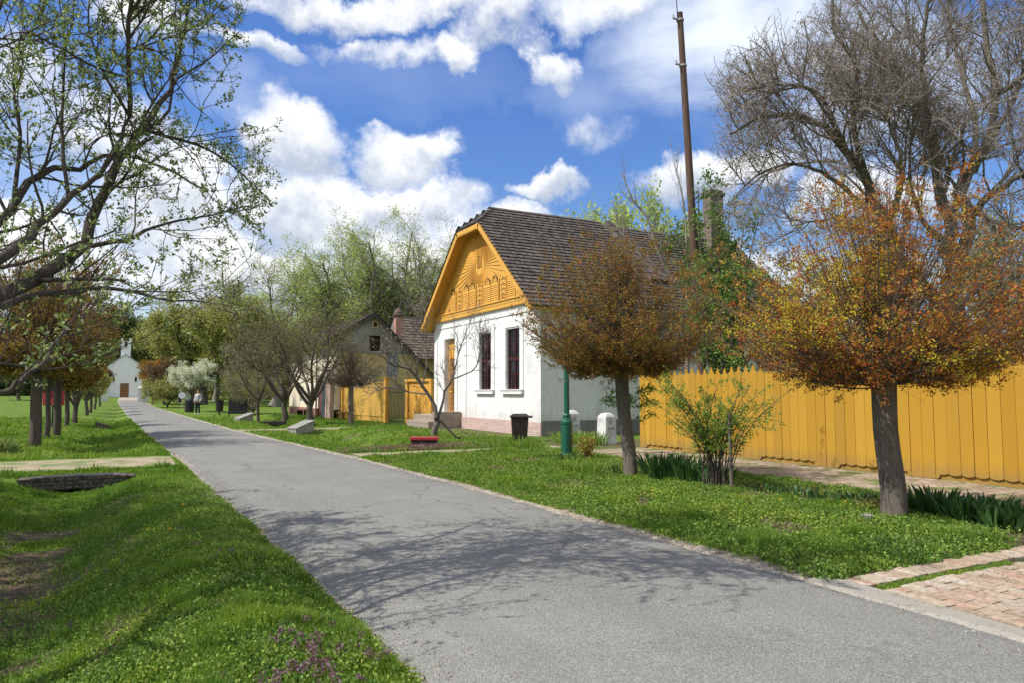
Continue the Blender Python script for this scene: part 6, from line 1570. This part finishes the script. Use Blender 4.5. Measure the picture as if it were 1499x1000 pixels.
clump(8.05, 4.62, 260, (.22, .20), .20, .012, 'round tuft of fine bright grass at the brick apron edge', nm='grass_tuft', mat=LF_GRASS, seed=30, lean=.6)
clump(7.6, 11.6, 330, (.38, .5), .34, .013, 'tall tuft of bright grass left of the second maple', nm='grass_tuft', mat=LF_GRASS, seed=31, lean=.5)
clump(9.9, 18.3, 420, (.8, 1.0), .42, .02, 'long grass heap between the bin and the lamp post', nm='grass_tuft', mat=LF_GRASS, seed=32, lean=.6)
clump(12.6, 19.3, 420, (.7, 1.2), .48, .03, 'lush green weeds in front of the short bollard', nm='weed_patch', mat=LF_WEED, seed=33, lean=.7)
clump(12.9, 20.1, 200, (.4, .4), .35, .03, 'green weeds between the two white bollards', nm='weed_patch', mat=LF_WEED, seed=34, lean=.7)

# rose bush: arching canes from one foot
RB = Plant(91); bx, by = 8.55, 9.1; bz = gzf(bx, by); root = empty('rose_bush', (bx, by, bz), 0, 'thin tall rose bush of arching canes with fresh leaves before the fence', 'rose bush')
rs = RB.rs; cn = []
for i in range(34):
    a = rs.uniform(0, 2 * PI); r0 = rs.uniform(0, .22); L = rs.uniform(1.2, 2.15); out_ = rs.uniform(.15, 1.05)
    s0 = np.array([bx + math.cos(a) * r0, by + math.sin(a) * r0 * 1.3, bz - .03])
    dvec = np.array([math.cos(a), math.sin(a), 0])
    if i % 3: dvec = unit(np.array([-math.cos(YAW) , math.sin(YAW), 0]) * rs.choice([1, -1], p=[.60, .40]) + rs.normal(0, .35, 3) * [1, 1, 0])
    P_l = [s0 + dvec * out_ * f ** 1.9 * .95 + np.array([0, 0, L * (f - .12 * f ** 3)]) for f in (0, .25, .5, .75, 1)]
    q = resample(P_l, np.linspace(rs.uniform(.008, .016), .004, 5), 12); RB.lines.append((q[0][None], q[1][None], 5)); cn.append(q)
r1 = RB.sprout(stackL(cn), 9, .42, 50, .6, K=5, sides=3, tmin=.35, up=.1, wob=.15, droop=.08, rmin=.003)
C = np.concatenate([RB.leaves_on(r1, 5.5, .01, .2)[0], RB.leaves_on(stackL(cn), 8, .01, .45)[0]])
C = C[C[:, 2] > bz + .35]; C = RB.clusters(C, 4, .028)
put(RB.bark('canes', BARK, None), root); put(leafmesh('foliage', C, .036, LF_ROSE, None, RB.rs, .6, up=.1), root)
for (sx, sy) in ((8.62, 8.78),): tag(MB().cyl((sx, sy, gzf(sx, sy) - .05), (sx - .03, sy, 1.25), .03, .026, n=8).build('garden_stake', nmat('grey_stake', (.12, .10, .085), (.18, .155, .13), 5, .9, .005, stretch=(3, 3, .5))), 'straight grey stake standing inside the rose bush', 'stake')
# leaves on the second maple's stem side (sucker shoots)
SK = Plant(92); bx, by = 8.32, 11.0; sk = []
for i in range(14):
    a = rs.uniform(0, 2 * PI); z0_ = rs.uniform(.9, 1.6); s0 = np.array([8.39 + math.cos(a) * .12, 11.15 + math.sin(a) * .12, z0_]); dv = np.array([math.cos(a), math.sin(a), .15])
    q = resample([s0, s0 + dv * .12, s0 + dv * .26 + [0, 0, .05], s0 + dv * .38], np.linspace(.006, .003, 4), 7); SK.lines.append((q[0][None], q[1][None], 4)); sk.append(q)
C = SK.clusters(SK.leaves_on(stackL(sk), 30, .03, .1)[0], 3, .03); so_ = leafmesh('shoot_leaves', C, .045, LF_ROSE, None, SK.rs, .65); 
put(so_, g2); put(SK.bark('side_shoots', BARK, None), g2)
# reddish young shrub by the lamp
YS = Plant(93); bx, by = 9.7, 14.6; bz = gzf(bx, by); root = empty('young_shrub', (bx, by, bz), 0, 'small yellow and red leaved shrub right of the green lamp base', 'shrub'); ys = []
for i in range(10):
    a = YS.rs.uniform(0, 6.28); s0 = np.array([bx, by, bz - .02]); q = resample([s0, s0 + [math.cos(a) * .1, math.sin(a) * .1, .25], s0 + [math.cos(a) * .25, math.sin(a) * .25, .55]], [.012, .008, .004], 8); YS.lines.append((q[0][None], q[1][None], 4)); ys.append(q)
C = YS.clusters(YS.leaves_on(stackL(ys), 14, .03, .3)[0], 4, .04); put(leafmesh('foliage', C, .06, rmat('yellow_red_leaf', [(.28, .30, .05), (.34, .26, .06), (.30, .12, .05), (.22, .28, .05)], .6, .3), None, YS.rs), root); put(YS.bark('stems', BARK, None), root)
# yellow green clump with dead leaves at the foot of the big maple
clump(9.0, 6.35, 260, (.28, .35), .16, .03, 'yellow green low plant with dry leaves just left of the big maple foot', nm='sedum_clump', mat=LF_YELG, seed=36, lean=.9)
clump(-3.1, 23.6, 200, (.5, .5), .40, .05, 'dark green weeds left of the thickest maple trunk', nm='weed_patch', mat=LF_DKG, seed=37, lean=.7)

# ---------------------------------------------------------------- grass
def on_soft(x, y):
    e = np.maximum(rl(y) - x, x - rr(y)) + (vnoise(x, y, 3.0, 50) - .5) * .10
    ok = e > .03 
    ok &= ~((x > 5.0) & (y < 4.28 + (vnoise(x, y, 4, 51) - .5) * .05))
    ok &= ~((x > 10.72 + (vnoise(x, y, 2, 52) - .5) * .35) & (y < 17.2)); ok &= ~((x > 13.2) & (y < 17.3)); ok &= ~((x > 13.2) & (y > 22.8) & (y < 33.6))
    j = (vnoise(x, y, 2.0, 53) - .5) * .5
    ok &= ~((x < 1.0) & (y > 17.5 + j) & (y < 20.5 + j)); ok &= ~((x > 5) & (x < 11.3) & (y > 17.7 + j * .5) & (y < 19.0 + j * .5)); ok &= ~((x > 4) & (x < 10.8) & (y > 31.3) & (y < 33.2))
    ok &= ~((x > 11.3) & (y > 30) & (y < 33.2)); ok &= ~((x > 10.5) & (y > 43) & (y < 57)); ok &= ~((x > -2.1) & (x < .2) & (y > 16.25) & (y < 16.7))
    return ok
rs = np.random.RandomState(77)
def scatter(n, x0, x1, y0, y1, dens):
    """rejection sample of n points with weight dens(x,y,dist)"""
    out = []
    got = 0
    while got < n:
        x = rs.uniform(x0, x1, 400000); y = rs.uniform(y0, y1, 400000)
        d = np.hypot(x, y); 
        f = x * math.sin(YAW) + y * math.cos(YAW); s_ = x * math.cos(YAW) - y * math.sin(YAW)
        vis = (f > 1.2) & (np.abs(s_) < f * .76 + .5)
        k = vis & on_soft(x, y) & (rs.uniform(0, 1, len(x)) < dens(x, y, d))
        if not k.any(): break
        out.append(np.stack([x[k], y[k]], 1)); got += k.sum()
    return np.concatenate(out)[:n]
def thick(x, y): 
    g = 1 - .93 * np.clip(dirt_mask(x, y) * 1.15, 0, 1); g *= .45 + .55 * sm(vnoise(x, y, 1.6, 54), .25, .6); return g
def grass_patch(name, n, box, dmin, hbase, lab_kind=True, wk=.0013):
    P2 = scatter(n, *box, lambda x, y, d: np.clip((dmin / np.maximum(d, dmin)) ** 1.7, 0, 1) * thick(x, y))
    x, y = P2[:, 0], P2[:, 1]; d = np.hypot(x, y); z = gz(x, y) - .008
    hn = vnoise(x, y, 1.3, 55) * .6 + vnoise(x, y, 5, 56) * .4
    hn = hn + .9 * sm(vnoise(x, y, 3.2, 59), .62, .85)
    h = hbase * (.35 + 1.15 * hn) * rs.uniform(.5, 1.25, n) * (1 - .5 * np.clip(dirt_mask(x, y), 0, 1)); w = np.maximum(.0045, d * wk) * rs.uniform(.7, 1.3, n)
    w = w * (1 + 0 * x)
    r = np.clip(.45 * vnoise(x, y, .8, 57) + .40 * vnoise(x, y, 4, 58) + rs.uniform(-.1, .38, n), 0, 1)
    o = blades(name, np.stack([x, y, z], 1), h, w, LF_GRASS, rs, lean=.55, segs=2, rnd=r); tag(o, kind='stuff'); return o
grass_patch('grass', 250000, (-7, 1.7, 1.5, 19), 4.0, .056)
grass_patch('grass', 190000, (5.0, 11.2, 3.0, 24), 6.5, .066)
grass_patch('grass', 90000, (-14, 12, 16, 50), 22, .085, wk=.0012)
def low_leaves(name, n, box, dmin, size, mat, dens, lift=.02, k=1, spr=.02, up=.6, asp=.8, kind='stuff', hgt=None, wk=.0):
    P2 = scatter(n, *box, lambda x, y, d: np.clip((dmin / np.maximum(d, dmin)) ** 1.6, 0, 1) * dens(x, y))
    x, y = P2[:, 0], P2[:, 1]; z = gz(x, y) + (rs.uniform(0, lift, n) if hgt is None else hgt(n))
    C = np.stack([x, y, z], 1); 
    if k > 1: C = np.repeat(C, k, 0) + rs.normal(0, spr, (n * k, 3)) * [1, 1, .8]
    o = leafmesh(name, C, size, mat, None, rs, asp, up=up); tag(o, kind=kind); return o
wd = lambda x, y: (.25 + .75 * sm(vnoise(x, y, .9, 60), .40, .65)) * (.35 + .65 * sm(vnoise(x, y, 4.2, 63), .35, .6)) * (1 - .9 * np.clip(dirt_mask(x, y), 0, 1))
low_leaves('weeds', 62000, (-6, 1.7, 1.5, 15), 3.5, .021, LF_WEED, wd, k=3, lift=.055, spr=.014)
low_leaves('weeds', 46000, (5.2, 10.6, 3.5, 20), 6, .028, LF_WEED, wd, k=3, lift=.06, spr=.018)
low_leaves('litter', 14000, (-3.5, 1.6, 1.5, 16), 4, .026, LF_DRY, lambda x, y: np.clip(dirt_mask(x, y) + .07, 0, 1), lift=.012, asp=.35, up=.0)
low_leaves('litter', 12000, (5.1, 10.6, 3.5, 18), 7, .03, LF_DRY, lambda x, y: np.clip(dirt_mask(x, y) + .12, 0, 1), lift=.02, asp=.35, up=.0)
# dead nettle flowers
fl = lambda x, y: np.clip(np.exp(-((x - 1.0) / .45) ** 2 - ((y - 3.6) / .75) ** 2) * 1.2 + .35 * np.exp(-((x - .1) / .9) ** 2 - ((y - 4.2) / .9) ** 2) * sm(vnoise(x, y, 2.2, 61), .5, .7) + .02 * (x < 1.4), 0, 1) * sm(vnoise(x, y, 3.5, 62), .35, .65)
low_leaves('wildflowers', 190, (-3, 1.6, 2.5, 9), 9, .019, LF_PURP, fl, k=16, spr=.014, asp=.8, up=.2, hgt=lambda n: rs.uniform(.05, .10, n))
fl2 = lambda x, y: np.exp(-((x - 6.9) / 1.6) ** 2 - ((y - 18.9 - (x - 6.9) * .1) / .5) ** 2) 
low_leaves('wildflowers', 420, (4.8, 10, 16.5, 20.5), 30, .03, rmat('dusky_flower', [(.24, .13, .15), (.18, .09, .09), (.30, .20, .2)], .8, .2), fl2, k=8, spr=.05, asp=.8, up=.2, hgt=lambda n: rs.uniform(.05, .12, n))
low_leaves('dandelions', 9, (-1, 9, 3, 12), 30, .02, LF_DAND, lambda x, y: 1.0 + 0 * x, k=8, spr=.008, asp=.8, up=.8, hgt=lambda n: rs.uniform(.08, .11, n))

def strip_grass(n, x0, x1, yc, half):
    x = rs.uniform(x0, x1, n); y = yc + rs.normal(0, half, n); k = vnoise(x, y * 0, 1.8, 71) > .3; x, y = x[k], y[k]; m = len(x)
    o = blades('grass', np.stack([x, y, np.full(m, -.02)], 1), rs.uniform(.02, .055, m), rs.uniform(.006, .011, m), LF_GRASS, rs, lean=.9, segs=2, rnd=rs.uniform(.3, 1, m)); tag(o, kind='stuff')
strip_grass(9000, 5.5, 11, 3.96, .035)
branchy(-5.2, 13.4, 97, 5.8, 3.1, 1.5, .16, 'apple_tree', 'apple tree just outside the left border whose crown shades the ditch', bark=BARK, leaf=LF_APPLE, nl=8, l1=11, l2=7, l3=4, leafk=6, lsize=.07, lper=1.8, lsp=.06, upl=.8)
branchy(-3.7, 9.2, 98, 5.9, 2.7, 1.4, .14, 'apple_tree', 'second old apple tree standing between the arching one and the culvert at the left border', bark=BARKA, leaf=LF_APPLE, nl=9, l1=12, l2=8, l3=5, leafk=6, lsize=.055, lper=1.3, lsp=.03, upl=.8, twigr=1.5)

# low wooded belt closing the horizon
def belt(px0, px1, d0, d1, h, n, mat, seed, size=.9):
    r = np.random.RandomState(seed); p = r.uniform(px0, px1, n); d = r.uniform(d0, d1, n)
    a = np.array([col_at(q, 1.0) for q in p]); x, y = a[:, 0] * d, a[:, 1] * d
    top = h * (.55 + .75 * vnoise(p, p * 0, .035, seed)) ; z = gz(x, y) + r.uniform(0, 1, n) ** .8 * top
    o = leafmesh('treeline', np.stack([x, y, z], 1), size, mat, None, r, .7); tag(o, kind='stuff')
belt(-160, 260, 185, 205, 9, 26000, LF_DKG, 1); belt(-160, 420, 205, 225, 12, 26000, LF_OLIVE, 2); belt(240, 700, 130, 150, 9, 22000, LF_OLIVE, 3, .6)
belt(900, 1700, 60, 75, 6, 16000, LF_OLIVE, 4, .4)

# grit and dead leaves on the asphalt edges, weeds in the brick joints
def on_road(n, side):
    y = rs.uniform(1.5, 26, n) ** 1.0; off = np.abs(rs.normal(0, .28, n)) + .02
    x = np.where(side > 0, rr(y) - off, rl(y) + off); u = (x - rl(y)) / (rr(y) - rl(y))
    return np.stack([x, y, .016 + .03 * (1 - (2 * u - 1) ** 2)], 1)
for sd in (1, -1):
    C = on_road(1500, sd); o = leafmesh('litter', C, .017, LF_DRY, None, rs, .6, up=0); tag(o, kind='stuff')
    C = on_road(2600, sd); o = leafmesh('grit', C, .011, rmat('pale_grit', [(.30, .27, .22), (.42, .39, .33), (.20, .18, .15)], .9), None, rs, .9, up=.3); tag(o, kind='stuff')
kx = 5.4 + .127 * rs.randint(0, 44, 5200) + rs.normal(0, .004, 5200); ky = rs.uniform(1.2, 3.85, 5200); kk = vnoise(kx, ky, 1.6, 81) > .56; kx, ky = kx[kk], ky[kk]
o = blades('grass', np.stack([kx, ky, np.full(len(kx), .0)], 1), rs.uniform(.015, .05, len(kx)), rs.uniform(.005, .009, len(kx)), LF_GRASS, rs, lean=.9, segs=2); tag(o, kind='stuff')
ky = rs.uniform(-1, 4.2, 2600); kx = rr(ky) + .17 + rs.normal(0, .025, 2600); kk = vnoise(kx, ky, 1.3, 82) > .5; kx, ky = kx[kk], ky[kk]
o = blades('grass', np.stack([kx, ky, np.full(len(kx), .0)], 1), rs.uniform(.015, .045, len(kx)), rs.uniform(.005, .009, len(kx)), LF_GRASS, rs, lean=.9, segs=2); tag(o, kind='stuff')
